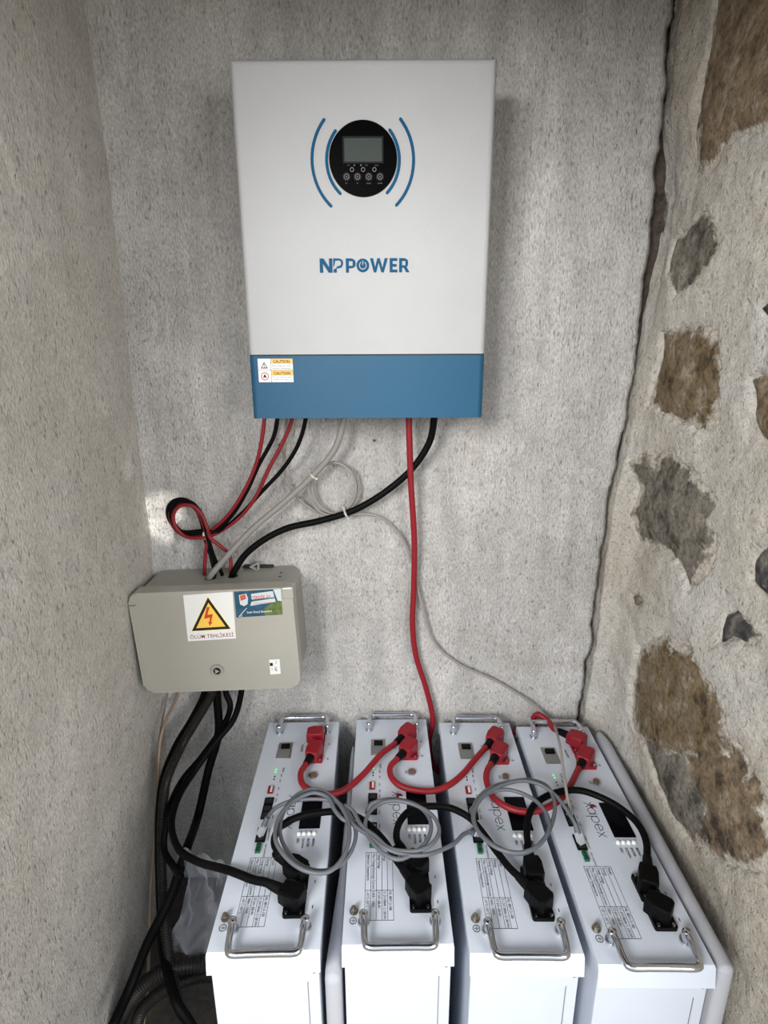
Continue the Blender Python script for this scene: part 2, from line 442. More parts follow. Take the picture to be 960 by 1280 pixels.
for k, (mname, q) in enumerate(SP):
    n = 44; cyx = sum(p[0] for p in q) / len(q); czx = sum(p[1] for p in q) / len(q)
    per = []
    seg = [(V(q[i]), V(q[(i + 1) % len(q)])) for i in range(len(q))]
    tot = sum((b - a).length for a, b in seg); s = 0; i = 0; acc = 0
    for j in range(n):
        t = tot * j / n
        while acc + (seg[i][1] - seg[i][0]).length < t: acc += (seg[i][1] - seg[i][0]).length; i += 1
        a, b = seg[i]; per.append(a + (b - a) * ((t - acc) / max((b - a).length, 1e-9)))
    bm = NB(); lay = bm.verts.layers.float.new('rim'); rings = []
    size = sqrt(sum((p - V((cyx, czx))).length_squared for p in per) / n)
    for f in (1.18, 1.08, 1.0, .93, .82, .68, .52, .36, .2):
        ring = []
        for p in per:
            yz = V((cyx, czx)) + (p - V((cyx, czx))) * f
            j = .05 * size * fb(yz.x, yz.y, k * 3.1, 45) * (1 if f > .9 else .4)
            yz = yz + (p - V((cyx, czx))).normalized() * j
            x = wall_right_x(yz.x, yz.y) + (.0085 if f > 1.02 else .006 if f > .97 else .006 - .007 * (1 - f ** 3))
            x -= .005 * fb(yz.x, yz.y, 11 + k, 14) + .0025 * fb(yz.x, yz.y, 4 + k, 40)
            ring.append(bm.verts.new((x, yz.x, yz.y)))
        rings.append(ring)
    c = bm.verts.new((sum(v.co.x for v in rings[-1]) / n, cyx, czx))
    for ring, val in zip(rings, (1, 1, 1, .8, .45, .15, 0, 0, 0)):
        for v in ring: v[lay] = val
    for a, b in zip(rings, rings[1:]):
        for i in range(n): bm.faces.new((a[i], a[(i + 1) % n], b[(i + 1) % n], b[i]))
    for i in range(n): bm.faces.new((rings[-1][i], rings[-1][(i + 1) % n], c))
    obj('stone', bm, mname, wr, True)

# floor of the niche, yard outside, unseen ceiling slab, gap and overhang added to admit one sunbeam only
def slab(name, x0, x1, y0, y1, z0, z1, material):
    o = obj(name, box(NB(), ((x0 + x1) / 2, (y0 + y1) / 2, (z0 + z1) / 2), (x1 - x0, y1 - y0, z1 - z0)), material); o['kind'] = 'structure'; return o
slab('floor', -.62, .66, YF, .06, -.08, 0, 'floor')
slab('ground', -6, 6, -9, YF, -.16, -.05, 'ground')
x0, x1, y0, y1 = -.75, .80, -1.9, .12; hx, hy = .046, .030
outer = [(x0, y0), (HOLE.x, y0), (x1, y0), (x1, HOLE.y), (x1, y1), (HOLE.x, y1), (x0, y1), (x0, HOLE.y)]
inner = [(HOLE.x + a * hx, HOLE.y + b * hy) for a, b in ((-.62, -.7), (.05, -1), (.62, -.62), (1, .25), (.72, .8), (0, .95), (-.72, .75), (-1, .2))]
bm = ringprism(NB(), outer, inner, .008, M4.Translation((0, 0, HZ)))
o = obj('ceiling', bm, 'floor'); o['kind'] = 'structure'
slab('trim_2', -.62, .66, YF - .14, YF, 1.67, HZ, 'mortar')       # unseen door head, added to shade the top of the back wall

# ------------------------------------------------------------------ inverter
IY = -.1352
inv = thing('inverter', 'white wall-mounted inverter with a blue lower band and a round black display', 'inverter', (-.0262, 0, 1.1235))
IC = V((-.0262, 0, 1.1235))
def IP(px, py):                       # point of the inverter face in its own x, z
    p = onY(px, py, IY) - IC; return (p.x, p.z)
TI = M4.Translation((0, IY, 0)) @ M4.Rotation(pi / 2, 4, 'X')   # local xy -> face of the inverter
def face(dep=0): return M4.Translation((0, -dep, 0)) @ TI
W2, HI, ZB = .1895, .502, .1000
def shell(z0, z1, r=.010):
    bm = NB(); box(bm, (0, (IY - .012) / 2, (z0 + z1) / 2), (2 * W2, -IY - .012, z1 - z0))
    ed = [e for e in bm.edges if abs(e.verts[0].co.x - e.verts[1].co.x) < 1e-4 and abs(e.verts[0].co.y - e.verts[1].co.y) < 1e-4 and e.verts[0].co.y < -.1]
    if z1 > .4: ed += [e for e in bm.edges if all(v.co.z > z1 - 1e-4 and v.co.y < -.1 for v in e.verts)]
    bmesh.ops.bevel(bm, geom=ed, offset=r, segments=4, affect='EDGES', profile=.5)
    return bm
obj('housing', shell(ZB + .0012, HI), 'white', inv, 'auto')
obj('lower_cover', shell(0, ZB - .0008), 'blue', inv, 'auto')
obj('seam', box(NB(), (0, (IY - .012) / 2 + .002, ZB), (2 * W2 - .004, -IY - .014, .004)), 'ink', inv)
obj('wall_bracket', box(NB(), (0, -.006, .26), (.30, .013, .40), .002), 'steel', inv)
for sx, z in ((1, .09), (1, .30), (-1, .30)):
    obj('side_screw', cyl(NB(), (sx * W2, -.09, z), (sx * (W2 + .002), -.09, z), .003, seg=10), 'ink', inv)
dc = IP(453.9, 199.2)
dp = obj('display_panel', prism(NB(), circ(.0497, 56), .0016, face() @ M4.Translation((dc[0], dc[1], 0))), 'gloss', inv)
lx0, lz0 = IP(428.5, 171.5); lx1, lz1 = IP(479, 204.3)
lw, lh = lx1 - lx0, lz0 - lz1; lcx, lcz = (lx0 + lx1) / 2, (lz0 + lz1) / 2
obj('screen_bezel', ringprism(NB(), rrect(lw + .001, lh + .001, .001, cx=lcx, cy=lcz), rrect(lw - .0035, lh - .0035, .0005, cx=lcx, cy=lcz), .0012, face(.0014)), 'bezel', dp)
obj('screen', prism(NB(), rrect(lw - .003, lh - .003, .0005, cx=lcx, cy=lcz), .0004, face(.0015)), 'lcd', dp)
for px in (440, 453.9, 468):
    x, z = IP(px, 212.4)
    obj('indicator_ring', ringprism(NB(), circ(.0030, 20, x, z), circ(.0021, 20, x, z), .0004, face(.0016)), 'inkgrey', dp)
for px, s in ((433.3, 'ESC'), (447, 'UP'), (461, 'DOWN'), (475, 'ENTER')):
    x, z = IP(px, 221.5)
    b = obj('button', prism(NB(), circ(.0058, 24, x, z), .0012, face(.0014)), 'bezel', dp)
    bm = NB(); ringprism(bm, circ(.0038, 20, x, z), circ(.0031, 20, x, z), .0003, face(.0026)); prism(bm, circ(.0009, 8, x, z), .0003, face(.0026))
    obj('button_ring', bm, 'inkgrey', b)
bm = NB()
for px, s in ((433.3, 'ESC'), (447, 'UP'), (461, 'DOWN'), (475, 'ENTER')):
    x, z = IP(px, 230.4); text(bm, s, face(.0017) @ M4.Translation((x, z, 0)), .0016, align='CENTER')
for px, s in ((436, 'INV'), (451, 'AC'), (458, 'CHG'), (471, 'FAULT')):
    x, z = IP(px, 207.8); text(bm, s, face(.0017) @ M4.Translation((x, z, 0)), .0015, align='CENTER')
for px in (443, 451.4):
    x, z = IP(px, 207); prism(bm, circ(.0010, 8, x, z), .0002, face(.0016))
obj('panel_lettering', bm, 'inkgrey', dp)
def arc_pts(p, n=18):
    (x0, y0), (x1, y1), (x2, y2) = p      # circle through three points
    d = 2 * (x0 * (y1 - y2) + x1 * (y2 - y0) + x2 * (y0 - y1))
    ux = ((x0**2 + y0**2) * (y1 - y2) + (x1**2 + y1**2) * (y2 - y0) + (x2**2 + y2**2) * (y0 - y1)) / d
    uy = ((x0**2 + y0**2) * (x2 - x1) + (x1**2 + y1**2) * (x0 - x2) + (x2**2 + y2**2) * (x1 - x0)) / d
    r = sqrt((x0 - ux)**2 + (y0 - uy)**2); a0 = atan2(y0 - uy, x0 - ux); a2 = atan2(y2 - uy, x2 - ux); a1 = atan2(y1 - uy, x1 - ux)
    def un(a, ref):
        while a - ref > pi: a -= 2 * pi
        while a - ref < -pi: a += 2 * pi
        return a
    a0, a2 = un(a0, a1), un(a2, a1)
    return [(ux + r * cos(a0 + (a2 - a0) * k / n), uy + r * sin(a0 + (a2 - a0) * k / n)) for k in range(n + 1)]
for tri in (((419.3, 163.8), (408.3, 200), (425.3, 242)), ((405, 149.8), (390, 199), (413.8, 257.6)),
            ((487.2, 162.8), (499.2, 200), (484, 241)), ((500.6, 149), (517, 199), (495.6, 256.5))):
    obj('accent_arc', stroke(NB(), arc_pts([IP(*t) for t in tri]), .0044, .0006, face()), 'arc', inv)
# lettering: NP POWER, the P with a leaf-shaped eye, the O with a power symbol
def LP(x, y):    # units of cap height; the wordmark spans px 400..511, 323..341
    x0, z0 = IP(400, 341); x1, z1 = IP(511.5, 322.6)
    return (x0 + x * (x1 - x0), z0 + y * (z1 - z0))
bm = NB(); TF = face()
NP_ = [0]
def poly(*p):
    NP_[0] += 1; prism(bm, [LP(*q) for q in p], .0005 + .00003 * (NP_[0] % 5), TF)
# N
poly((0, 0), (0, 1), (.035, 1), (.038, 0)); poly((0, 1), (.045, 1), (.142, 0), (.098, 0)); poly((.105, 0), (.105, 1), (.142, 1), (.142, 0))
# P with leaf counter: stem and open bowl
poly((.152, 0), (.152, .22), (.190, .34), (.190, 0)); poly((.152, .34), (.152, 1), (.18, 1), (.168, .62))
poly((.152, 1), (.22, 1), (.222, .86), (.17, .84)); poly((.2, 1), (.235, .97), (.258, .85), (.238, .76), (.222, .86))
poly((.258, .85), (.262, .62), (.240, .58), (.236, .8)); poly((.262, .62), (.245, .36), (.19, .28), (.19, .44), (.225, .48), (.240, .6))
# POWER
def rc(x, wd): return x
poly((.292, 0), (.292, 1), (.326, 1), (.326, 0)); poly((.326, 1), (.37, .98), (.37, .80), (.326, .80)); poly((.326, .48), (.326, .30), (.37, .32), (.37, .48))
poly((.365, .985), (.396, .86), (.402, .64), (.368, .64), (.368, .8)); poly((.365, .31), (.396, .42), (.402, .64), (.368, .64), (.368, .48))
ox, oz = LP(.482, .5); rO = .0098
prism(bm, circ(rO, 32, ox, oz), .00066, TF)
for p in (((.562, 1), (.604, 0), (.632, 0), (.598, 1)), ((.604, 0), (.632, 0), (.672, 1), (.644, 1)), ((.644, 1), (.672, 1), (.716, 0), (.688, 0)), ((.688, 0), (.716, 0), (.762, 1), (.726, 1))): poly(*p)
poly((.782, 0), (.782, 1), (.815, 1), (.815, 0)); poly((.815, 1), (.868, 1), (.868, .80), (.815, .80)); poly((.815, .59), (.860, .59), (.860, .40), (.815, .40)); poly((.815, .2), (.868, .2), (.868, 0), (.815, 0))
poly((.888, 0), (.888, 1), (.921, 1), (.921, 0)); poly((.921, 1), (.958, .98), (.958, .80), (.921, .80)); poly((.921, .50), (.921, .32), (.958, .34), (.958, .50))
poly((.955, .985), (.984, .86), (.988, .66), (.958, .66), (.958, .8)); poly((.955, .33), (.984, .46), (.988, .66), (.958, .66), (.958, .5)); poly((.938, .36), (.972, .38), (1.005, 0), (.966, 0))
lg = obj('wordmark', bm, 'arc', inv)
bm = NB(); aa = [radians(125 + 290 * k / 20) for k in range(21)]
stroke(bm, [(ox + .0052 * cos(a), oz + .0052 * sin(a)) for a in aa], .0011, .0003, face(.00066)); stroke(bm, [(ox, oz + .0012), (ox, oz + .0064)], .0011, .0004, face(.00066))
obj('power_symbol', bm, 'white', lg)
# caution sticker
sx0, sz0 = IP(322, 448.5); sx1, sz1 = IP(367, 477.5); sw, sh = sx1 - sx0, sz0 - sz1
TS = face() @ M4.Translation((sx0, sz1, 0))
stk = obj('caution_sticker', prism(NB(), [(0, 0), (sw, 0), (sw, sh), (0, sh)], .0004, TS), 'paper', inv)
TS2 = TS @ M4.Translation((0, 0, .0004))
bm = NB()
for y in (.80, .30): prism(bm, [(sw * .37, sh * (y - .02)), (sw, sh * (y - .02)), (sw, sh * (y + .20)), (sw * .37, sh * (y + .20))], .0002, TS2)
obj('amber_field', bm, 'amber', stk)
bm = NB(); TS3 = TS2 @ M4.Translation((0, 0, .0003))
for y in (.82, .32): text(bm, 'CAUTION', TS3 @ M4.Translation((sw * .68, sh * y, 0)), sh * .13, sw * .48, align='CENTER', bold=.02)
for y, s in ((.68, 'Risk of electric shock'), (.57, 'internal components'), (.20, 'Do not touch the cover'), (.09, 'surface is hot when on')): text(bm, s, TS3 @ M4.Translation((sw * .41, sh * y, 0)), sh * .055, sw * .55)
stroke(bm, [(.02 * sw, .51 * sh), (.99 * sw, .51 * sh)], .0006, .0001, TS3); stroke(bm, [(.37 * sw, .0), (.37 * sw, sh)], .0005, .0001, TS3)
def trio(cx, cy, r): return [(cx, cy + r), (cx - r * .95, cy - r * .65), (cx + r * .95, cy - r * .65)]
ringprism(bm, trio(sw * .18, sh * .70, sh * .17), trio(sw * .18, sh * .70, sh * .11), .0001, TS3); stroke(bm, [(sw * .18, sh * .78), (sw * .17, sh * .71), (sw * .19, sh * .71), (sw * .18, sh * .64)], .0008, .0001, TS3)
prism(bm, [(sw * .18 + a * sh, sh * .25 + b * sh) for a, b in ((-.05, -.1), (-.07, -.02), (0, .11), (.07, -.02), (.05, -.1), (.02, -.04), (-.02, -.04))], .0001, TS3)
obj('sticker_lettering', bm, 'ink', stk)
obj('warning_ring', ringprism(NB(), circ(sh * .18, 24, sw * .18, sh * .25), circ(sh * .135, 24, sw * .18, sh * .25), .0001, TS3), 'orange', stk)

# ------------------------------------------------------------------ grey junction box
JR = radians(2.1); JC = V((-.3165, 0, .7065)); JY = -.122
jb = thing('junction_box', 'grey plastic junction box with a yellow high-voltage warning sticker on its cover', 'junction box', tuple(JC), (0, -JR, 0))
def JP(px, py):
    p = onY(px, py, JY) - JC; return (p.x * cos(JR) + p.z * sin(JR), -p.x * sin(JR) + p.z * cos(JR))
def jface(d=0): return M4.Translation((0, JY - d, 0)) @ M4.Rotation(pi / 2, 4, 'X')
def jprism(w_, h_, r, y0, y1): return prism(NB(), rrect(w_, h_, r, 6), y0 - y1, M4.Translation((0, y0, 0)) @ M4.Rotation(pi / 2, 4, 'X'))
JW, JH = .303, .209
obj('box_body', jprism(JW - .006, JH - .006, .020, 0, JY + .034), 'boxbody', jb, 'auto')
bm = jprism(JW, JH, .017, JY + .032, JY)
ed = [e for e in bm.edges if all(v.co.y < JY + 1e-4 for v in e.verts)]
bmesh.ops.bevel(bm, geom=ed, offset=.004, segments=3, affect='EDGES', profile=.5)
cv = obj('cover', bm, 'boxgrey', jb, 'auto')
obj('cover_seam', jprism(JW - .003, JH - .003, .018, JY + .0345, JY + .0315), 'ink', jb)
obj('cover_latch', box(NB(), (JP(358, 742)[0] + .002, JY + .012, JH / 2 - .011), (.022, .028, .024), .003), 'boxgrey', cv)
# notch line at the left of the cover
bm = NB(); stroke(bm, [(-JW / 2 + .001, JH / 2 - .024), (-JW / 2 + .013, JH / 2 - .0235)], .0012, .0004, jface()); obj('cover_notch', bm, 'ink', cv)
k = JP(272, 837.5)
lk = obj('lock', prism(NB(), circ(.0125, 28, *k), .003, jface()), 'boxbody', cv)
obj('lock_ring', ringprism(NB(), circ(.0105, 28, *k), circ(.0085, 28, *k), .0012, jface(.003)), 'boxgrey', lk)
obj('lock_core', prism(NB(), circ(.0068, 20, *k), .0016, jface(.003)), 'ink', lk)
obj('lock_arrow', prism(NB(), [(k[0] - .003, k[1] - .0042), (k[0] + .0048, k[1]), (k[0] - .003, k[1] + .0042)], .0008, jface(.0046)), 'boxgrey', lk)
# danger sticker
q = [JP(*p) for p in ((229, 744), (290.6, 739.5), (295, 797.8), (235, 801.5))]
st1 = obj('danger_sticker', prism(NB(), q[::-1], .0005, jface()), 'paper', cv)
tri = [JP(*p) for p in ((260, 746.5), (240, 788.6), (288.3, 785.7))]; cxs = sum(t[0] for t in tri) / 3; cys = sum(t[1] for t in tri) / 3
def sc(f): return [(cxs + (x - cxs) * f, cys + (y - cys) * f) for x, y in tri]
obj('cream_halo', prism(NB(), sc(1.12), .0002, jface(.0005)), 'halo', st1)
obj('black_triangle', ringprism(NB(), sc(1.0), sc(.76), .0003, jface(.0007)), 'ink', st1)
obj('yellow_triangle', prism(NB(), sc(.78), .0002, jface(.0006)), 'yellow', st1)
bz = [JP(225 + x * .14583, 730 + y * .14583) for x, y in ((232, 195), (256, 197), (236, 262), (283, 256), (268, 322), (279, 325), (257, 357), (243, 322), (254, 322), (258, 285), (208, 297))]
obj('lightning_bolt', prism(NB(), bz, .0002, jface(.0009)), 'bolt', st1)
a, b = JP(238.3, 798.5), JP(292.2, 795.2); ang = atan2(b[1] - a[1], b[0] - a[0])
bm = NB(); text(bm, 'ÖLÜM TEHLİKESİ', jface(.0006) @ M4.Translation((a[0], a[1], 0)) @ M4.Rotation(ang, 4, 'Z'), .0078, sqrt((b[0] - a[0])**2 + (b[1] - a[1])**2), bold=.004, spacing=1.1)
obj('danger_lettering', bm, 'maroon', st1)
# installer's card
q = [JP(*p) for p in ((292.3, 739.5), (351, 736), (353.3, 768), (295.5, 771.8))]
st2 = obj('business_sticker', prism(NB(), q[::-1], .0005, jface()), 'cardblue', cv)
def CP(u, v):          # u right, v down, 0..1 on the card
    t = V(q[0]).lerp(V(q[1]), u); b_ = V(q[3]).lerp(V(q[2]), u); r = t.lerp(b_, v); return (r.x, r.y)
def cpoly(name, pts, material, d=.0005, par=st2): return obj(name, prism(NB(), [CP(*p) for p in pts], .0002, jface(d)), material, par)
cpoly('green_corner', [(.62, 1), (1, .985), (1, .48), (.86, .42), (.74, .6), (.6, .72)], 'cardgreen')
cpoly('pale_corner', [(.84, 0), (1, 0), (1, .5), (.92, .46)], 'cardpale')
cpoly('badge', [(.10, .14), (.26, .10), (.29, .28), (.27, .50), (.19, .58), (.11, .5)], 'cardpale', .0006)
cpoly('badge_emblem', [(.12, .16), (.24, .13), (.25, .3), (.13, .36)], 'orange', .0008)
cpoly('title_field', [(.36, .12), (.83, .06), (.85, .30), (.37, .34)], 'cardpale', .0006)
cpoly('subtitle_field', [(.36, .42), (.86, .34), (.87, .48), (.32, .58)], 'cardpale', .0006)
bm = NB(); Tt = jface(.0009) @ M4.Translation((*CP(.38, .32), 0)) @ M4.Rotation(JR * .6, 4, 'Z')
text(bm, 'TEKNİK AY', Tt, .0062, .0345, bold=.02); text(bm, 'OTO & ELEKTRİK', jface(.0009) @ M4.Translation((*CP(.40, .53), 0)) @ M4.Rotation(JR * .6, 4, 'Z'), .0030, .033)
obj('card_title', bm, 'orange', st2)
bm = NB(); text(bm, 'Solar Enerji Sistemleri', jface(.0007) @ M4.Translation((*CP(.24, .86), 0)) @ M4.Rotation(JR * .6, 4, 'Z'), .0042, .046, bold=.012)
stroke(bm, [CP(.06, .97), CP(.24, .66)], .0011, .0002, jface(.0005)); stroke(bm, [CP(.10, .98), CP(.13, .93)], .0009, .0002, jface(.0005))
obj('card_lettering', bm, 'paper', st2)
# small rating label
q3 = [JP(*p) for p in ((336.4, 824.6), (349.5, 824), (351, 842), (338, 843))]
st3 = obj('rating_label', prism(NB(), q3[::-1], .0005, jface()), 'paper', cv)
bm = NB(); x, y = JP(337.6, 833); prism(bm, [(x, y + .0012), (x + .0058, y + .0014), (x + .0058, y + .0078), (x, y + .0076)], .0002, jface(.0005))
x, y = JP(343, 834); text(bm, 'NP', jface(.0006) @ M4.Translation((x, y, 0)) @ M4.Rotation(-pi / 2, 4, 'Z'), .0052, .0085)
x, y = JP(344.5, 826.2); text(bm, 'IP65', jface(.0006) @ M4.Translation((x, y, 0)) @ M4.Rotation(-pi / 2, 4, 'Z'), .0024)
x, y = JP(339.5, 834.5); text(bm, '230V', jface(.0006) @ M4.Translation((x, y, 0)) @ M4.Rotation(-pi / 2, 4, 'Z'), .0018)
obj('label_lettering', bm, 'ink', st3)
# cable entries and screws on top, mounting ear
def jtop(p): d = p - JC; return (d.x * cos(JR) + d.z * sin(JR), d.y)
for px, py, rr in ((263, 720, .0105), (291, 718.5, .0095)):
    x, y = jtop(onZ(px, py, .812)); obj('cable_entry', prism(NB(), circ(rr, 20, x, y), .0012, M4.Translation((0, 0, JH / 2 - .0036))), 'ink', jb)
for px, py in ((351.5, 716), (350, 721)):
    x, y = jtop(onZ(px, py, .812)); obj('vent_slot', prism(NB(), rrect(.005, .003, .001, 3, x, y), .0012, M4.Translation((0, 0, JH / 2 - .0036))), 'ink', jb)
x, z = JP(320, 707)
me_ = thing('mounting_clip', 'small grey triangular mounting clip on the wall above the junction box', 'clip', tuple(onY(320, 707, -.012)))
obj('clip_plate', box(NB(), (.004, .006, -.004), (.060, .010, .006), .001), 'ink', me_)
obj('clip_loop', ringprism(NB(), [(-.012, 0), (.008, -.011), (.008, .011)], [(-.005, 0), (.0045, -.0055), (.0045, .0055)], .008, M4.Rotation(pi / 2, 4, 'X')), 'boxbody', me_)

# ------------------------------------------------------------------ batteries
BW, BL = .1513, .482
BAT = [(-.17475, -.02526, .02279), (.01388, -.01721, .00394), (.19198, -.03004, -.01217), (.35608, -.04461, -.0114)]
def bw(i, u, v, z=0):
    x, y, a = BAT[i]; return V((x + u * cos(a) - v * sin(a), y + u * sin(a) + v * cos(a), HB + z))
TERM_R = [(.034, -.066), (.034, -.109)]; TERM_B = [(.034, -.374), (.034, -.416)]

def battery_parts():
    """list of (name, mesh, material, smooth, children) in the battery's own frame"""
    P = []
    def add(name, bm, material, smooth=False, kids=()): 
        me = bpy.data.meshes.new(name); bmesh.ops.recalc_face_normals(bm, faces=bm.faces); bm.to_mesh(me); bm.free(); me.materials.append(MT[material])
        if smooth:
            for p in me.polygons: p.use_smooth = True
            me.set_sharp_from_angle(angle=radians(38))
        P.append((name, me, list(kids))); return P[-1]
    def kid(parent, name, bm, material, smooth=False):
        n = len(P); add(name, bm, material, smooth); e = P.pop(); parent[2].append(e)
    w2 = BW / 2
    cs = add('case', box(NB(), (0, -BL / 2, .2245), (BW - .006, BL - .008, .449), .0015, 2), 'bwhite')
    bm = NB(); box(bm, (w2 - .019, -BL + .0035, .2), (.0007, .001, .40)); kid(cs, 'seam', bm, 'inkgrey')
    for z in (.42, .22): kid(cs, 'case_screw', cyl(NB(), (w2 - .0095, -BL + .0045, z), (w2 - .0095, -BL + .0025, z), .0026, seg=12), 'steel')
    # lid: top plate with folded lips
    bm = NB(); prof = [(0, HB - .030), (0, HB - .003), (-.003, HB), (-BL + .003, HB), (-BL, HB - .003), (-BL - .005, HB - .030)]
    th = .0015; a = []
    for sx in (-w2, w2):
        a.append([bm.verts.new((sx * (1 if k in (0, 1, 4, 5) else .992), y, z)) for k, (y, z) in enumerate(prof)])
    for k in range(len(prof) - 1): bm.faces.new((a[0][k], a[0][k + 1], a[1][k + 1], a[1][k]))
    for s in (0, 1):
        e = [bm.verts.new((a[s][k].co.x * 1.0 if k in (1, 4) else a[s][k].co.x, a[s][k].co.y, a[s][k].co.z)) for k in range(6)]
        lo = [bm.verts.new(((-w2, w2)[s], y, HB - .012)) for y in (-.001, -BL + .001)]
        bm.faces.new((a[s][1], a[s][2], a[s][3], a[s][4], lo[1], lo[0]))
        for v in e: bm.verts.remove(v)
    ld = add('front_panel', bm, 'bwhite')
    # folding handles lying outwards at both ends
    def handle(vf, vb, uo):
        bm = NB()
        q = [V((-.050 + uo, vf, HB + .014)), V((-.049 + uo, vf + (vb - vf) * .25, HB + .0155)), V((-.0475 + uo, vf + (vb - vf) * .80, HB + .013)), V((-.0455 + uo, vf + (vb - vf) * .95, HB + .0125)), V((-.040 + uo, vb, HB + .0125)), V((-.02 + uo, vb, HB + .0125)),
             V((.02 + uo, vb, HB + .0125)),
             V((.040 + uo, vb, HB + .0125)), V((.0455 + uo, vf + (vb - vf) * .95, HB + .0125)), V((.0475 + uo, vf + (vb - vf) * .80, HB + .013)), V((.049 + uo, vf + (vb - vf) * .25, HB + .0155)), V((.050 + uo, vf, HB + .014))]
        tube(bm, spline(q, .003), .0048, 12)
        h = add('handle', bm, 'chrome', True)
        for s in (-1, 1):
            bm = NB(); cyl(bm, (s * .05 + uo, vf, HB - .001), (s * .05 + uo, vf, HB + .003), .0088, .008, 18); cyl(bm, (s * .05 + uo, vf, HB + .002), (s * .05 + uo, vf, HB + .017), .0062, seg=18); ball(bm, (s * .05 + uo, vf, HB + .017), .0062, 16, .5)
            kid(h, 'handle_post', bm, 'chrome', True)
    handle(-.449, -.491, .003); handle(-.036, -.003, .002)
    # power switch
    sw = add('power_switch', box(NB(), (-.029, -.092, HB + .001), (.028, .044, .003), .0006), 'steel')
    kid(sw, 'rocker', box(NB(), (-.028, -.084, HB + .0045), (.018, .012, .005), .001), 'port')
    kid(sw, 'switch_plate', box(NB(), (-.0295, -.1, HB + .0028), (.024, .022, .0012), .0003), 'inkgrey')
    # round button
    bm = NB(); cyl(bm, (.0355, -.163, HB), (.0355, -.163, HB + .003), .0085, seg=24); bt = add('reset_button', bm, 'chrome', True)
    bm = NB(); cyl(bm, (.0355, -.163, HB + .002), (.0355, -.163, HB + .005), .006, seg=20); kid(bt, 'button_cap', bm, 'brass', True)
    # status leds
    for n_, v in enumerate((-.1435, -.1505, -.1625, -.1695)):
        bm = NB(); cyl(bm, (-.0375, v, HB), (-.0375, v, HB + .0012), .0014, seg=8); add('status_light', bm, 'led' if n_ < 2 else 'ledoff')
    d = add('address_switch', box(NB(), (-.039, -.196, HB + .0015), (.010, .017, .003), .0003), 'red')
    bm = NB()
    for k in range(4): box(bm, (-.0375, -.1905 - k * .0037, HB + .0032), (.004, .0016, .0012))
    kid(d, 'switch_levers', bm, 'paper')
    for v, h_ in ((-.2225, .0155), (-.2470, .029), (-.2935, .0285)):
        pt = add('data_port', box(NB(), (-.0375, v, HB + .0008), (.0160, h_, .0032), .0004), 'port')
        bm = NB()
        for s in ((0,) if h_ < .02 else (-.25, .25)): box(bm, (-.0375, v + s * h_, HB + .0026), (.0115, .0105, .0006))
        kid(pt, 'socket', bm, 'ink')
    for v in (-.3145, -.3245):
        g = add('terminal_block', box(NB(), (-.0375, v, HB + .002), (.0075, .0082, .0045), .0004), 'green')
        bm = NB()
        for s in (-1, 1): box(bm, (-.0375, v + s * .002, HB + .0046), (.0045, .0016, .0006))
        kid(g, 'screw_slots', bm, 'ink')
    add('display', box(NB(), (.0402, -.2470, HB + .0006), (.0355, .072, .0016), .0004), 'disp')
    for u in (.0240, .0325, .0410, .0495):
        bm = NB(); cyl(bm, (u, -.2935, HB), (u, -.2935, HB + .003), .0034, .0030, 16); ball(bm, (u, -.2935, HB + .003), .003, 12, .5); add('menu_button', bm, 'button', True)
    bm = NB(); cyl(bm, (-.0614, -.4335, HB), (-.0614, -.4335, HB + .002), .0062, seg=20); cyl(bm, (-.0614, -.4335, HB + .002), (-.0614, -.4335, HB + .007), .0046, seg=6); cyl(bm, (-.0614, -.4335, HB + .006), (-.0614, -.4335, HB + .010), .0025, seg=10)
    add('ground_screw', bm, 'steel')
    # lettering (runs towards the front, letter tops to the right)
    RT = M4.Rotation(-pi / 2, 4, 'Z')
    def at(u, v): return M4.Translation((u, v, HB + .0003)) @ RT
    bm = NB()
    for u, s in ((.0225, 'ESC'), (.0310, 'DOWN'), (.0395, 'ENTER'), (.0480, 'MENU')): text(bm, s, at(u, -.303), .0040, bold=.02)
    add('menu_lettering', bm, 'ink'); bm = NB()
    text(bm, 'ON/OFF', at(.0030, -.074), .0042, .022, bold=.02); text(bm, 'SW', at(.0225, -.158), .0042)
    for u, v, s, h_ in ((-.0255, -.140, 'RUN', .004), (-.0265, -.155, 'ALM', .0028), (-.0265, -.170, 'SOC', .0028), (-.0265, -.1885, 'ADS', .0028), (-.0265, -.205, 'RST', .0028),
                        (-.0265, -.216, 'RS232', .0026), (-.0265, -.238, 'CAN', .0026), (-.0265, -.252, 'RS485', .0026), (-.0265, -.281, 'RS485 IN/OUT', .0028), (-.0275, -.312, 'DRY CONTACT', .0026)): text(bm, s, at(u, v), h_, bold=.01)
    add('port_lettering', bm, 'ink')
    for v in (-.0745, -.117): 
        bm = NB(); stroke(bm, [(.0560, v), (.0620, v)], .0009, .0002, M4.Translation((0, 0, HB)), False); stroke(bm, [(.0590, v - .003), (.0590, v + .003)], .0009, .0002, M4.Translation((0, 0, HB)), False); add('polarity_mark', bm, 'ink')
    for v in (-.380, -.4195): add('polarity_mark', stroke(NB(), [(.0595, v - .0025), (.0595, v + .0025)], .0014, .0002, M4.Translation((0, 0, HB)), False), 'ink')
    bm = NB()
    ringprism(bm, circ(.0052, 24, -.0618, -.4465), circ(.0043, 24, -.0618, -.4465), .0003, M4.Translation((0, 0, HB)))
    for p in (((-.0650, -.4465), (-.0618, -.4465)), ((-.0618, -.4435), (-.0618, -.4495)), ((-.0603, -.4448), (-.0603, -.4482)), ((-.0590, -.4456), (-.0590, -.4474))): stroke(bm, p, .0007, .0002, M4.Translation((0, 0, HB)), False)
    add('ground_symbol', bm, 'ink')
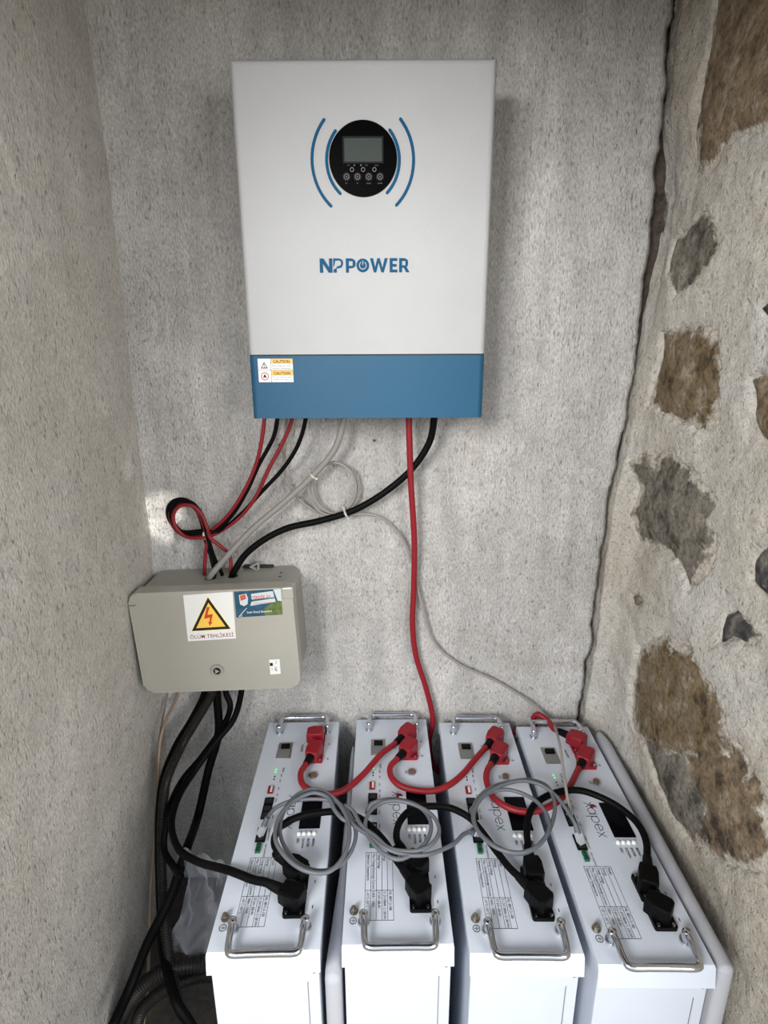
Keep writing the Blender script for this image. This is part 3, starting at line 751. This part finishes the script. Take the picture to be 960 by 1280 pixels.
    # specification table
    bm = NB(); TZ = M4.Translation((0, 0, HB)); u0, u1, v0, v1, vd = -.0462, -.0048, -.3365, -.4462, -.4012
    nrow = 5
    for k in range(nrow + 1): u = u0 + (u1 - u0) * k / nrow; stroke(bm, [(u, v0), (u, v1)], .0006, .0002, TZ, False)
    for v in (v0, vd, v1): stroke(bm, [(u0, v), (u1, v)], .0006, .0002, TZ, False)
    rows = [('Operation Temperature', '-10°C~50°C'), ('Max. Charge/Discharge Current', '100A / 100A'), ('Charge Voltage', '57.6V~58.4V'), ('Energy', '51.2V/100Ah 5.12KWh'), ('Model', 'HL 48V1.3-100')]
    wds = [(.046, .024), (.060, .024), (.026, .026), (.013, .042), (.011, .029)]
    for k, (l_, v_) in enumerate(rows):
        u = u0 + (u1 - u0) * (k + .26) / nrow
        text(bm, l_, at(u, v0 - .003), .0042, wds[k][0]); text(bm, v_, at(u, vd - .0022), .0042, wds[k][1])
    add('specification_table', bm, 'ink')
    # logo: leafy x, then a p e x, thin strokes
    bm = NB(); S = lambda x, y: (.0008 + y, -.2095 - x)       # x along text, y letter height
    def st_(pts, wd=.0012): stroke(bm, [S(*p) for p in pts], wd, .0002, TZ)
    def oval(cx, cy, rx, ry, a0, a1, n=16): return [(cx + rx * cos(radians(a0 + (a1 - a0) * k / n)), cy + ry * sin(radians(a0 + (a1 - a0) * k / n))) for k in range(n + 1)]
    st_([(0, -.004), (.0035, .001), (.006, .004), (.009, .0085)]); st_([(-.0005, .0085), (.003, .005), (.006, .0025), (.010, -.003)])
    st_(oval(.0185, .0035, .0065, .0062, 0, 360)); st_([(.0255, .010), (.0255, -.003)])
    st_(oval(.0370, .0035, .0068, .0062, 0, 360)); st_([(.0302, .009), (.0302, -.010)])
    st_(oval(.0535, .0035, .0065, .0062, 0, 320)); st_([(.0472, .0035), (.0600, .0035)])
    st_([(.0630, .0095), (.0720, -.003)]); st_([(.0628, -.003), (.0722, .0098)])
    lg = add('logo', bm, 'ink')
    bm = NB()
    for a, L_ in ((55, .012), (5, .011)):
        ca, sa = cos(radians(a)), sin(radians(a)); pts = []
        for k in range(9): t = k / 8; pts.append((t * L_, .0032 * sin(pi * t)))
        for k in range(1, 8): t = 1 - k / 8; pts.append((t * L_, -.0028 * sin(pi * t)))
        prism(bm, [S(.004 + x * ca - y * sa, .006 + x * sa + y * ca) for x, y in pts], .0003, TZ)
    kid(lg, 'leaf', bm, 'leaf')
    # terminal bases
    for (u, v), mname in [(t, 'red') for t in TERM_R] + [(t, 'black') for t in TERM_B]:
        b = add('terminal_base', prism(NB(), rrect(.031, .0405, .003, 3, u, v), .006, TZ), mname)
        for su in (-1, 1):
            for sv in (-1, 1):
                bm = NB(); cyl(bm, (u + su * .0105, v + sv * .0165, HB + .005), (u + su * .0105, v + sv * .0165, HB + .0085), .0026, seg=10); kid(b, 'base_screw', bm, 'chrome', True)
    return P
BP = battery_parts()
BLAB = ['white battery module nearest the left wall, under the junction box', 'white battery module second from the left, its dark cable looping under a grey coil',
        'white battery module third from the left, its logo ringed by a grey coil', 'white battery module nearest the stone wall, with a pale cable plugged in']
batteries = []
for i, (x, y, a) in enumerate(BAT):
    t = thing('battery_module', BLAB[i], 'battery', (x, y, 0), (0, 0, a), 'battery modules standing on the floor')
    batteries.append(t)
    for name, me, kids in BP:
        o = bpy.data.objects.new(name, me); COL.objects.link(o); o.parent = t
        for kn, km, _ in kids:
            c = bpy.data.objects.new(kn, km); COL.objects.link(c); c.parent = o
        if name == 'terminal_base': pass

# ------------------------------------------------------------------ plugs
def plug_mesh(cap=False):
    """rotatable angled plug: cable leaves along +x; origin on the terminal base"""
    bm = NB(); pts = [(-.0135, -.010), (-.0095, -.0138), (.010, -.0138), (.021, -.0118), (.0225, -.010), (.0225, .010), (.021, .0118), (.010, .0138), (-.0095, .0138), (-.0135, .010)]
    if cap: pts = [(x * .92 if x > 0 else x, y) for x, y in pts]
    prism(bm, pts, .0235)
    top = [v for v in bm.verts if v.co.z > .02]
    for v in top:
        if v.co.x > .015: v.co.z -= .003
    ed = [e for e in bm.edges if all(v.co.z > .015 for v in e.verts)]
    bmesh.ops.bevel(bm, geom=ed, offset=.003, segments=2, affect='EDGES', profile=.5)
    bmesh.ops.recalc_face_normals(bm, faces=bm.faces)
    me = bpy.data.meshes.new('plug'); bm.to_mesh(me); bm.free(); return me
PM = {}
for cname in ('red', 'black'):
    for cap in (False, True):
        me = plug_mesh(cap); me.materials.append(MT[cname]); PM[cname, cap] = me
def put_plug(i, term, cname, toward, parent, dz=0):
    """plug on terminal `term` of battery i, turned so that its cable leaves towards the world point; returns cable start points"""
    c = bw(i, *term, .0062); d = (V(toward) - c); yaw = atan2(d.y, d.x)
    o = bpy.data.objects.new('plug', PM[cname, False]); COL.objects.link(o); o.parent = parent
    o.location = c; o.rotation_euler = (0, 0, yaw)
    dv = V((cos(yaw), sin(yaw), 0)); h = V((0, 0, .0105))
    b = obj('boot', cyl(NB(), c + dv * .021 + h, c + dv * .043 + h, .0082, .0066, 14), 'tube', parent, 'auto')
    return c + dv * .040 + h, dv
def cap_on(i, term, cname, yaw):
    """unused terminal: its cover is part of the battery"""
    o = bpy.data.objects.new('terminal_cap', PM[cname, True]); COL.objects.link(o); o.parent = batteries[i]
    o.location = (*term, HB + .0062); o.rotation_euler = (0, 0, yaw)
cap_on(0, TERM_R[0], 'red', pi)
cap_on(3, TERM_B[1], 'black', radians(140))

def Z(pts): return [onZ(px, py, HB + h) for px, py, h in pts]
def link_cable(name, label, i0, t0, i1, t1, cname, material, pts, r=.0056):
    c = bw(i0, *t0) if i0 is not None else Z(pts)[0]
    t = thing(name, label, 'cable')
    P_ = Z(pts); path = list(P_)
    if i0 is not None:
        s, dv = put_plug(i0, t0, cname, P_[0], t); path = [s - dv * .010, s + dv * .008] + path
    if i1 is not None:
        e, dv = put_plug(i1, t1, cname, P_[-1], t); path = path + [e + dv * .008, e - dv * .010]
    cable('wire', path, r, material, t, 12)
    return t
link_cable('battery_link_cable', 'red link cable sagging from the first battery to the second', 0, TERM_R[1], 1, TERM_R[0], 'red', 'redcab',
  [(376, 966, .016), (378, 980, .012), (391, 989, .010), (412, 992.5, .010), (431, 987, .012), (453, 969, .016), (477, 942, .020)])
link_cable('battery_link_cable', 'red link cable sagging from the second battery to the third', 1, TERM_R[1], 2, TERM_R[0], 'red', 'redcab',
  [(488, 958, .016), (488.6, 970, .012), (499, 981.5, .009), (518.5, 987.5, .008), (542, 988.5, .008), (560, 982, .010), (577, 969, .014), (594, 949, .018)])
link_cable('battery_link_cable', 'red link cable sagging from the third battery to the fourth', 2, TERM_R[1], 3, TERM_R[1], 'red', 'redcab',
  [(609, 963, .016), (607.5, 972, .013), (610, 983, .010), (618, 998, .009), (638, 1010.6, .009), (659, 1014.5, .009), (677, 1012, .010), (695, 1003, .012), (709, 988, .016)])
link_cable('battery_link_cable', 'black link cable arching from the first battery to the second', 0, TERM_B[0], 1, TERM_B[1], 'black', 'blkcab',
  [(350, 1070, .020), (343.5, 1058, .024), (343, 1047, .026), (350, 1034, .028), (373, 1021, .028), (402, 1015.5, .026), (424, 1014.5, .024), (437, 1018, .022), (450, 1023, .022), (464, 1034, .020), (481.6, 1053, .018), (495, 1074, .018)])
link_cable('battery_link_cable', 'black link cable arching from the second battery to the third', 1, TERM_B[0], 2, TERM_B[1], 'black', 'blkcab',
  [(505, 1062, .024), (497, 1052, .026), (495.6, 1041, .028), (500, 1027, .028), (510, 1015, .028), (524, 1009, .026), (539, 1007.7, .024), (560, 1009, .022), (577, 1016, .022), (589, 1024, .020), (602, 1039, .018), (619, 1062, .016), (638, 1086, .016)])
link_cable('battery_link_cable', 'black link cable arching from the third battery to the fourth', 2, TERM_B[0], 3, TERM_B[0], 'black', 'blkcab',
  [(661, 1062, .020), (659, 1048, .022), (658.4, 1036, .024), (660.5, 1021, .026), (667, 1007, .028), (679, 997.5, .028), (696, 990.5, .028), (714.7, 987.5, .028), (730, 989, .028), (747.5, 995, .026), (766, 1004, .024), (782, 1015, .022), (795, 1027, .020), (804, 1041, .018), (808.4, 1055, .016)])

# black cable from the junction box to the first battery
t = thing('battery_feed_cable', 'black cable dropping from the junction box to the first battery', 'cable')
pp = [onY(302, 848, -.05), onY(301.5, 866, -.05), onY(291.5, 900, -.06), onY(271, 926, -.085), onY(244.5, 962, -.12), onX(224, 994.5, -.40), onX(214.5, 1030, -.395), onX(224, 1062, -.36), onZ(245, 1076, HB - .05), onZ(288, 1088.6, HB + .006), onZ(318, 1100, HB + .012)]
e, dv = put_plug(0, TERM_B[1], 'black', onZ(318, 1100, HB + .01), t)
cable('wire', pp + [e + dv * .010, e - dv * .01], .0062, 'blkcab', t, 12)

# ------------------------------------------------------------------ cables from the inverter
t = thing('battery_supply_cable', 'thick red cable hanging from the inverter down behind the batteries', 'cable')
e, dv = put_plug(3, TERM_R[0], 'red', onZ(690, 903, HB + .03), t)
pts = [onY(510.5, 508, -.06), onY(511, 524, -.06), onY(513.5, 600, -.045), onY(518, 680, -.03), onY(517, 740, -.022), onY(515.5, 780, -.02), onY(520, 820, -.02), onY(533, 862, -.020), onY(541, 900, -.020)]
pts += [V((.097, -.022, .40)), V((.115, -.024, .33)), V((.19, -.012, .30)), V((.250, -.014, .33)), V((.2665, -.022, .42)), onY(668, 909, -.022), onY(667, 897, -.024), onY(672, 893, -.028), onY(685, 901, -.045)]
cable('wire', pts + [e + dv * .012, e - dv * .01], .0058, 'redcab', t, 12)
def btop(px, py): return onZ(px, py, .800)
tag(cable('inverter_cable', [onY(544, 508, -.06), onY(542.5, 524, -.06), onY(537, 552, -.05), onY(515, 586, -.04), onY(480, 616, -.035), onY(443, 637.5, -.032), onY(400, 651, -.035), onY(360, 660, -.04), onY(331, 674, -.045), onY(306, 694, -.05), onZ(292, 716, .818), onZ(289, 724, .795)], .0064, 'blkcab', seg=12),
    'thick black cable running from the inverter to the junction box top', 'cable')
tag(cable('inverter_cable', [onY(432, 508, -.06), onY(430, 524, -.06), onY(418, 562, -.05), onY(391, 594.5, -.045), onY(356, 627, -.045), onY(315, 662, -.05), onY(278, 702, -.06), onZ(263, 720, .815), onZ(261, 726, .795)], .0058, 'lgrey', seg=12),
    'thick grey cable running straight from the inverter to the junction box', 'cable')
# four thin solar wires, looped once and tied
LOOP = [(229, 668), (216, 656), (212.5, 641), (220, 630), (236, 629), (248, 640), (255, 657)]
def pv(label, down, enter, r, material, dxy, dz):
    pts = [onY(down[0][0] + 1, 508, -.06)] + [onY(px, py, -.06 + .035 * k / len(down)) for k, (px, py) in enumerate(down)]
    pts += [onY(256 + dxy[0], 667.5 + dxy[1], -.028 - dz)]
    pts += [onY(px + dxy[0] * f, py + dxy[1], -.026 - dz * 1.0) for (px, py), f in zip(LOOP, (1, 1, 1, 1, 1, 1, 1))]
    pts += [onY(259 + dxy[0], 672, -.036 - dz)]
    pts += [onY(*enter[0], -.042), onZ(*enter[1], .815), onZ(enter[1][0], enter[1][1] + 6, .795)]
    return tag(cable('solar_wire', pts, r, material, seg=10, step=.005), label, 'wire', 'solar wires looped above the junction box')
pv('thin red wire leftmost under the inverter, looped to the junction box', [(330.5, 524), (325, 562), (316.5, 590), (301, 621), (285, 644), (267, 661)], [(257, 692), (255.5, 715)], .0036, 'redpv', (0, 1), .007)
pv('thin black wire leftmost under the inverter, looped to the junction box', [(346.6, 524), (342, 546), (323, 582), (309, 613), (290, 644), (268, 664)], [(264, 697), (268, 716)], .0038, 'blkcab', (-3, -4), .002)
pv('thin red wire crossing the pale cable under the inverter, looped to the junction box', [(365, 524), (356, 548), (336, 586), (318, 624), (298, 648), (270, 667)], [(287, 694), (288, 716)], .0036, 'redpv', (4, 3), .015)
pv('thin black wire rightmost of the looped four, ending at the junction box', [(382, 524), (373, 555), (356, 583), (325, 617), (301, 643), (273, 664)], [(269, 700), (277, 716)], .0038, 'blkcab', (1, -2), .011)
# pale data cable with a three-turn coil, ending at the fourth battery
t = thing('data_cable', 'pale thin data cable coiled under the inverter and dropping to the fourth battery', 'cable')
pts = [onY(359, 508, -.05)] + [onY(px, py, y) for px, py, y in ((358, 526, -.04), (355.5, 582, -.022), (361, 607, -.02), (377, 627, -.02), (397.5, 640, -.018), (418, 642, -.018), (437, 633, -.02), (448, 612, -.02), (441, 590, -.021), (423, 579, -.022), (404, 583, -.024), (391, 600, -.025), (393, 622, -.026), (408, 639, -.024), (426, 641, -.023), (440, 628, -.024), (445, 608, -.026), (437, 588, -.027), (419, 578, -.028), (398, 586, -.03), (386, 604, -.03), (389, 625, -.03), (402, 641, -.028), (424, 645, -.026), (449, 642.5, -.022), (474, 646, -.02), (499, 668, -.018), (514, 700, -.016), (526, 750, -.014), (543, 803, -.014), (574, 830, -.014), (620, 851, -.014), (660, 876, -.02), (686, 899, -.035))]
pts += [onZ(699, 928, HB + .055), onZ(704.5, 965, HB + .045), onZ(709, 995, HB + .036), onZ(713.5, 1016, HB + .024)]
cable('wire', pts, .0027, 'pale', t, 8, .005)
ep = bw(3, -.0375, -.2400)
def rj45(end, prev, parent):
    """data plug: strain-relief boot and a clear tip reaching into the port"""
    d = (V(prev) - V(end)).normalized(); tip = V(end)
    obj('cable_boot', cyl(NB(), tip + d * .010, tip + d * .026, .0052, .0036, 10), parent[1], parent[0], 'auto')
    q = d.to_track_quat('Z', 'Y').to_matrix().to_4x4()
    obj('data_plug', box(NB(), tip + d * .003, (.0115, .0075, .020), .0006, 1, q), 'clear', parent[0])
    return tip + d * .018
rj45(ep + V((0, 0, .006)), onZ(712, 1008, HB + .045), (t, 'pale'))

# ------------------------------------------------------------------ grey data coils between the batteries
def ell(cx, cy, rx, ry, a0, a1, n, h0, h1, tilt=0):
    out = []
    for k in range(n + 1):
        t = k / n; a = radians(a0 + (a1 - a0) * t); x, y = rx * cos(a), ry * sin(a)
        out.append((cx + x * cos(tilt) - y * sin(tilt), cy + x * sin(tilt) + y * cos(tilt), h0 + (h1 - h0) * t))
    return out
def data_link(label, i0, v0, px0, mid, i1, v1, px1):
    t = thing('data_link_cable', label, 'cable')
    s = bw(i0, -.0375, v0, .006); e = bw(i1, -.0375, v1, .006)
    P_ = Z(mid)
    a = rj45(s, P_[0], (t, 'greycab')); b = rj45(e, P_[-1], (t, 'greycab'))
    cable('wire', [a] + P_ + [b], .0033, 'greycab', t, 8, .005)
    return t
data_link('grey data cable coiled in loops between the first and second batteries', 0, -.2935, 0,
  [(332, 1027, .022), (342, 1012, .030), (356, 1004, .036), (373, 1000, .040), (402, 999, .042), (423, 1004, .042), (438, 1020, .042), (445, 1042, .040), (438, 1066, .038), (422, 1083, .036), (402, 1089, .036), (376, 1082, .038), (359, 1064, .040), (350, 1040, .042), (355, 1014, .044), (371, 994, .046), (393, 986, .046), (415, 996, .046), (432, 1018, .046), (437, 1045, .046), (428, 1073, .044), (410, 1090, .044), (384, 1089, .046), (360, 1074, .048), (344, 1048, .050), (350, 1020, .050), (368, 1001, .050), (392, 991, .050), (410, 997, .048), (418, 1012, .046), (430, 1025, .042), (444, 1029, .036), (455, 1036, .030), (462, 1040, .020)], 1, -.2935, 0)
data_link('grey data cable coiled over the second battery, reaching to the third', 1, -.2470, 0,
  [(458, 1016, .022), (463, 1006, .030), (478, 1000, .036), (497, 999.5, .040), (520, 1006, .042), (534, 1018, .042), (539, 1033, .042), (533, 1052, .042), (518, 1066, .042), (498, 1074, .044), (480, 1067, .044), (464, 1051, .046), (456.5, 1033, .046), (462, 1015, .046), (478, 1003, .046), (498, 1001, .046), (523, 1008, .046), (542, 1021, .046), (549, 1037, .044), (543, 1052, .044), (527, 1062, .044), (505, 1064, .046), (486, 1060, .048), (470, 1046, .048), (452, 1032, .046), (440, 1012, .046), (431, 1007, .044), (441, 1030, .044), (462, 1045, .046), (482, 1060, .048), (508, 1068.5, .044), (531, 1068.6, .040), (549, 1063.5, .034), (568, 1054, .028), (580, 1042.5, .022), (588, 1040, .018)], 2, -.2935, 0)
data_link('grey data cable coiled around the logo of the third battery', 2, -.2470, 0,
  [(589, 1018, .022), (596, 1000, .030), (613, 985, .036), (640, 977, .040), (664, 975, .042), (683, 982, .042), (693, 1002, .042), (691, 1026, .042), (680, 1049, .042), (662, 1064, .042), (643, 1067, .042), (617, 1056, .042), (597, 1038, .044), (591, 1018, .044), (598, 1000, .044), (614, 990, .044), (634, 987, .044), (656, 993, .044), (676, 1007, .044), (687, 1030, .044), (676, 1054, .044), (650, 1066, .046), (622, 1060, .046), (599, 1041, .046), (592, 1022, .046), (600, 1000, .048), (622, 984, .048), (652, 976, .048), (676, 981, .046), (693, 993, .042), (707, 1010, .036), (719, 1030, .026)], 3, -.2935, 0)

# ------------------------------------------------------------------ ties
def tie(label, p, axis, r, tail=None):
    bm = NB(); q = V(axis).normalized().to_track_quat('Z', 'Y').to_matrix().to_4x4()
    ringprism(bm, circ(r, 18), circ(r - .0012, 18), .0035, M4.Translation(V(p)) @ q)
    box(bm, V(p) + (q @ V((0, -r - .001, .0018))), (.005, .004, .0045), .0006, 1, q)
    if tail: tube(bm, [V(p) + V((0, -r, 0)), V(p) + V((0, -r, 0)) + V(tail) * .5, V(p) + V((0, -r, 0)) + V(tail)], .0011, 6)
    return tag(obj('cable_tie', bm, 'tie', None, 'auto'), label, 'cable tie')
p = onY(391, 595.5, -.045); tie('white cable tie round the thick grey cable beside the coil', p, onY(418, 562, -.05) - p, .0075)
p = onY(431, 640, -.030); tie('white cable tie holding the pale coil to the black cable', p, onY(450, 633, -.03) - p, .0125, (.001, -.004, .012))
p = onY(256, 669, -.036); tie('white cable tie round the looped red and black wires', p, V((1, 0, .2)), .0105)

# ------------------------------------------------------------------ conduits and cables at the lower left
tag(corrugated('conduit', [onY(267, 850, -.06), onY(264.5, 867, -.06), onY(246, 900, -.07), onY(228, 931, -.09), onX(209, 974, -.430), onX(203, 1018, -.435), onX(202.5, 1085, -.425), onX(206, 1152, -.405), onX(213, 1205, -.385), onX(222, 1250, -.355)], .0092, 'conduit'),
    'black corrugated conduit falling from the junction box along the left wall', 'conduit')
tag(cable('trunk_cable', [onY(271.5, 850, -.05), onY(271, 867, -.05), onY(273, 917, -.055), onY(261, 961, -.075), onY(248, 1018, -.11), onX(231, 1068, -.375), onX(214, 1119, -.39), onX(200, 1148, -.405), onX(184, 1180, -.425), onX(164, 1230, -.445), onX(140, 1285, -.455)], .0088, 'blkcab', seg=12),
    'thick black cable sweeping from the junction box down to the left wall base', 'cable')
tag(cable('trunk_cable', [onY(280, 850, -.04), onY(283, 868, -.04), onY(288, 881, -.045), onY(281, 904, -.05), onY(252, 946, -.075), onY(228, 975, -.095), onX(212, 1011, -.42), onX(205, 1060, -.42), onX(217, 1083, -.39), onX(226, 1096, -.36)], .0062, 'blkcab', seg=12),
    'thinner black cable curling behind the thick black one under the junction box', 'cable')
tag(cable('trunk_cable', [onY(259, 850, -.035), onY(256, 868, -.035), onY(240, 900, -.045), onY(221, 932, -.06), onX(205, 972, -.452), onX(200, 1010, -.450), onX(199, 1060, -.443), onX(201, 1130, -.428), onX(203, 1180, -.41), onX(211, 1220, -.38), onX(222, 1256, -.35), onX(240, 1284, -.325), onX(258, 1330, -.30)], .0085, 'blkcab', seg=12),
    'straight black cable behind the corrugated conduit in the left corner', 'cable')
tag(corrugated('conduit', [onZ(262, 1203, .16), onZ(251, 1205, .17), onZ(225, 1209, .175), onZ(201, 1217, .17), onZ(180, 1231, .15), onZ(165, 1248, .12), onZ(150, 1275, .08), onZ(140, 1305, .05)], .0135, 'conduit', pitch=.0055),
    'outer hoop of black corrugated conduit lying beside the first battery', 'conduit')
tag(corrugated('conduit', [onZ(264, 1219, .13), onZ(251, 1220, .135), onZ(232, 1225, .14), onZ(211, 1234, .135), onZ(193, 1246, .12), onZ(178, 1262, .10), onZ(170, 1285, .06), onZ(168, 1310, .04)], .0115, 'conduit', pitch=.005),
    'inner hoop of black corrugated conduit lying beside the first battery', 'conduit')
tag(cable('twin_wire', [onY(224, 850, -.012), onY(222.5, 867, -.012), onX(202, 917, -.462), onX(197.5, 984, -.466), onX(194, 1038, -.468), onX(189, 1102, -.468), onX(187, 1152, -.464), onX(184, 1236, -.45), onX(178, 1290, -.44)], .0032, 'beige', seg=8),
    'dusty beige wire following the left wall corner down', 'wire')
tag(cable('twin_wire', [onY(211, 856, -.015), onY(207, 880, -.018), onX(200, 917, -.470), onX(195.5, 960, -.474), onX(194, 1000, -.476), onX(190.5, 1060, -.474), onX(187, 1120, -.47)], .0018, 'beige', seg=8),
    'thinner beige wire tight in the left wall corner', 'wire')

# crumpled plastic bag between the conduits and the first battery
bm = NB(); NU, NV_ = 34, 44; g = []
c0, c1, c2, c3 = onY(238, 1036, -.22), onY(300, 1050, -.22), onY(228, 1172, -.27), onY(284, 1182, -.27)
for i in range(NU + 1):
    row = []
    for j in range(NV_ + 1):
        a, b = i / NU, j / NV_
        p = c0.lerp(c1, a).lerp(c2.lerp(c3, a), b)
        s = noise.multi_fractal(V((p.x * 14 + 3, p.z * 9, .3)), 1, 2, 3)
        rid = abs(noise.noise(V((p.x * 26 + p.z * 6, p.z * 5, 2)))) + .35 * abs(noise.noise(V((p.x * 50 - p.z * 22, p.z * 14, 5))))
        p = p + V((.010 * noise.noise(V((b * 4, a, 7))), -.020 * s + .045 * rid - .03, .008 * noise.noise(V((a * 5, b, 3)))))
        p.x += .012 * sin(b * 5) * (1 - a)
        row.append(bm.verts.new(p))
    g.append(row)
for i in range(NU):
    for j in range(NV_): bm.faces.new((g[i][j], g[i + 1][j], g[i + 1][j + 1], g[i][j + 1]))
tag(obj('plastic_bag', bm, 'film', None, True), 'crumpled clear plastic bag hanging beside the first battery', 'bag')

# ------------------------------------------------------------------ foam sheets
def foam(label, path, z0, zt, name='foam_sheet'):
    """padded sheet standing on edge; path: (x, y, thickness) from back to front, zt(y) top height"""
    bm = NB(); rings = []
    P_ = []
    for (xa, ya, ta), (xb, yb, tb) in zip(path, path[1:]):
        for k in range(8): f = k / 8; P_.append((xa + (xb - xa) * f, ya + (yb - ya) * f, ta + (tb - ta) * f))
    P_.append(path[-1])
    n = len(P_)
    for i, (x, y, t_) in enumerate(P_):
        e = 1.0
        if i < 2 or i >= n - 3: e = (.55, .85)[i] if i < 2 else (.92, .75, .45)[i - (n - 3)]
        hh = t_ / 2 * e; top = zt(y); ring = [(x - hh, z0)]
        for k in range(9): a = pi - pi * k / 8; ring.append((x + hh * cos(a), top - t_ / 2 + hh * sin(a)))
        ring.append((x + hh, z0)); rings.append([bm.verts.new((px, y, pz)) for px, pz in ring])
    for a, b in zip(rings, rings[1:]):
        for k in range(len(a) - 1): bm.faces.new((a[k], a[k + 1], b[k + 1], b[k]))
        bm.faces.new((a[-1], a[0], b[0], b[-1]))
    bm.faces.new(rings[0]); bm.faces.new(rings[-1][::-1])
    return tag(obj(name, bm, 'foam', None, 'auto'), label, 'foam')
foam('grey foam sheet between the fourth battery and the stone wall', [(.4560, -.052, .026), (.4530, -.2, .027), (.4480, -.36, .027), (.4440, -.512, .024), (.4436, -.527, .020)], 0, lambda y: HB - .004 + .000 * y)
foam('grey foam sheet in the gap between the first and second batteries', [(-.0680, -.06, .008), (-.0680, -.25, .009), (-.0690, -.36, .012), (-.0712, -.44, .018), (-.0735, -.485, .0235), (-.0735, -.502, .0215)], 0, lambda y: HB - .035 if y > -.4 else HB - .035 - .02 * ((-y - .4) / .1) ** 2)

# ------------------------------------------------------------------ wall plugs and small marks on the back wall
def anchor(label, px, py, r):
    p = onY(px, py, -.001)
    t = thing('wall_anchor', label, 'wall anchor', tuple(p))
    obj('anchor_sleeve', ringprism(NB(), circ(r, 18), circ(r * .6, 18), .004, M4.Translation((0, .001, 0)) @ M4.Rotation(pi / 2, 4, 'X')), 'steel', t)
    obj('anchor_hole', prism(NB(), circ(r * .62, 14), .002, M4.Translation((0, .001, 0)) @ M4.Rotation(pi / 2, 4, 'X')), 'ink', t)
anchor('small empty wall anchor below the inverter, right of the grey cable', 468, 550.5, .0042)
anchor('small wall anchor behind the thin wires under the inverter', 350, 556, .0048)
bpy.context.view_layer.update()
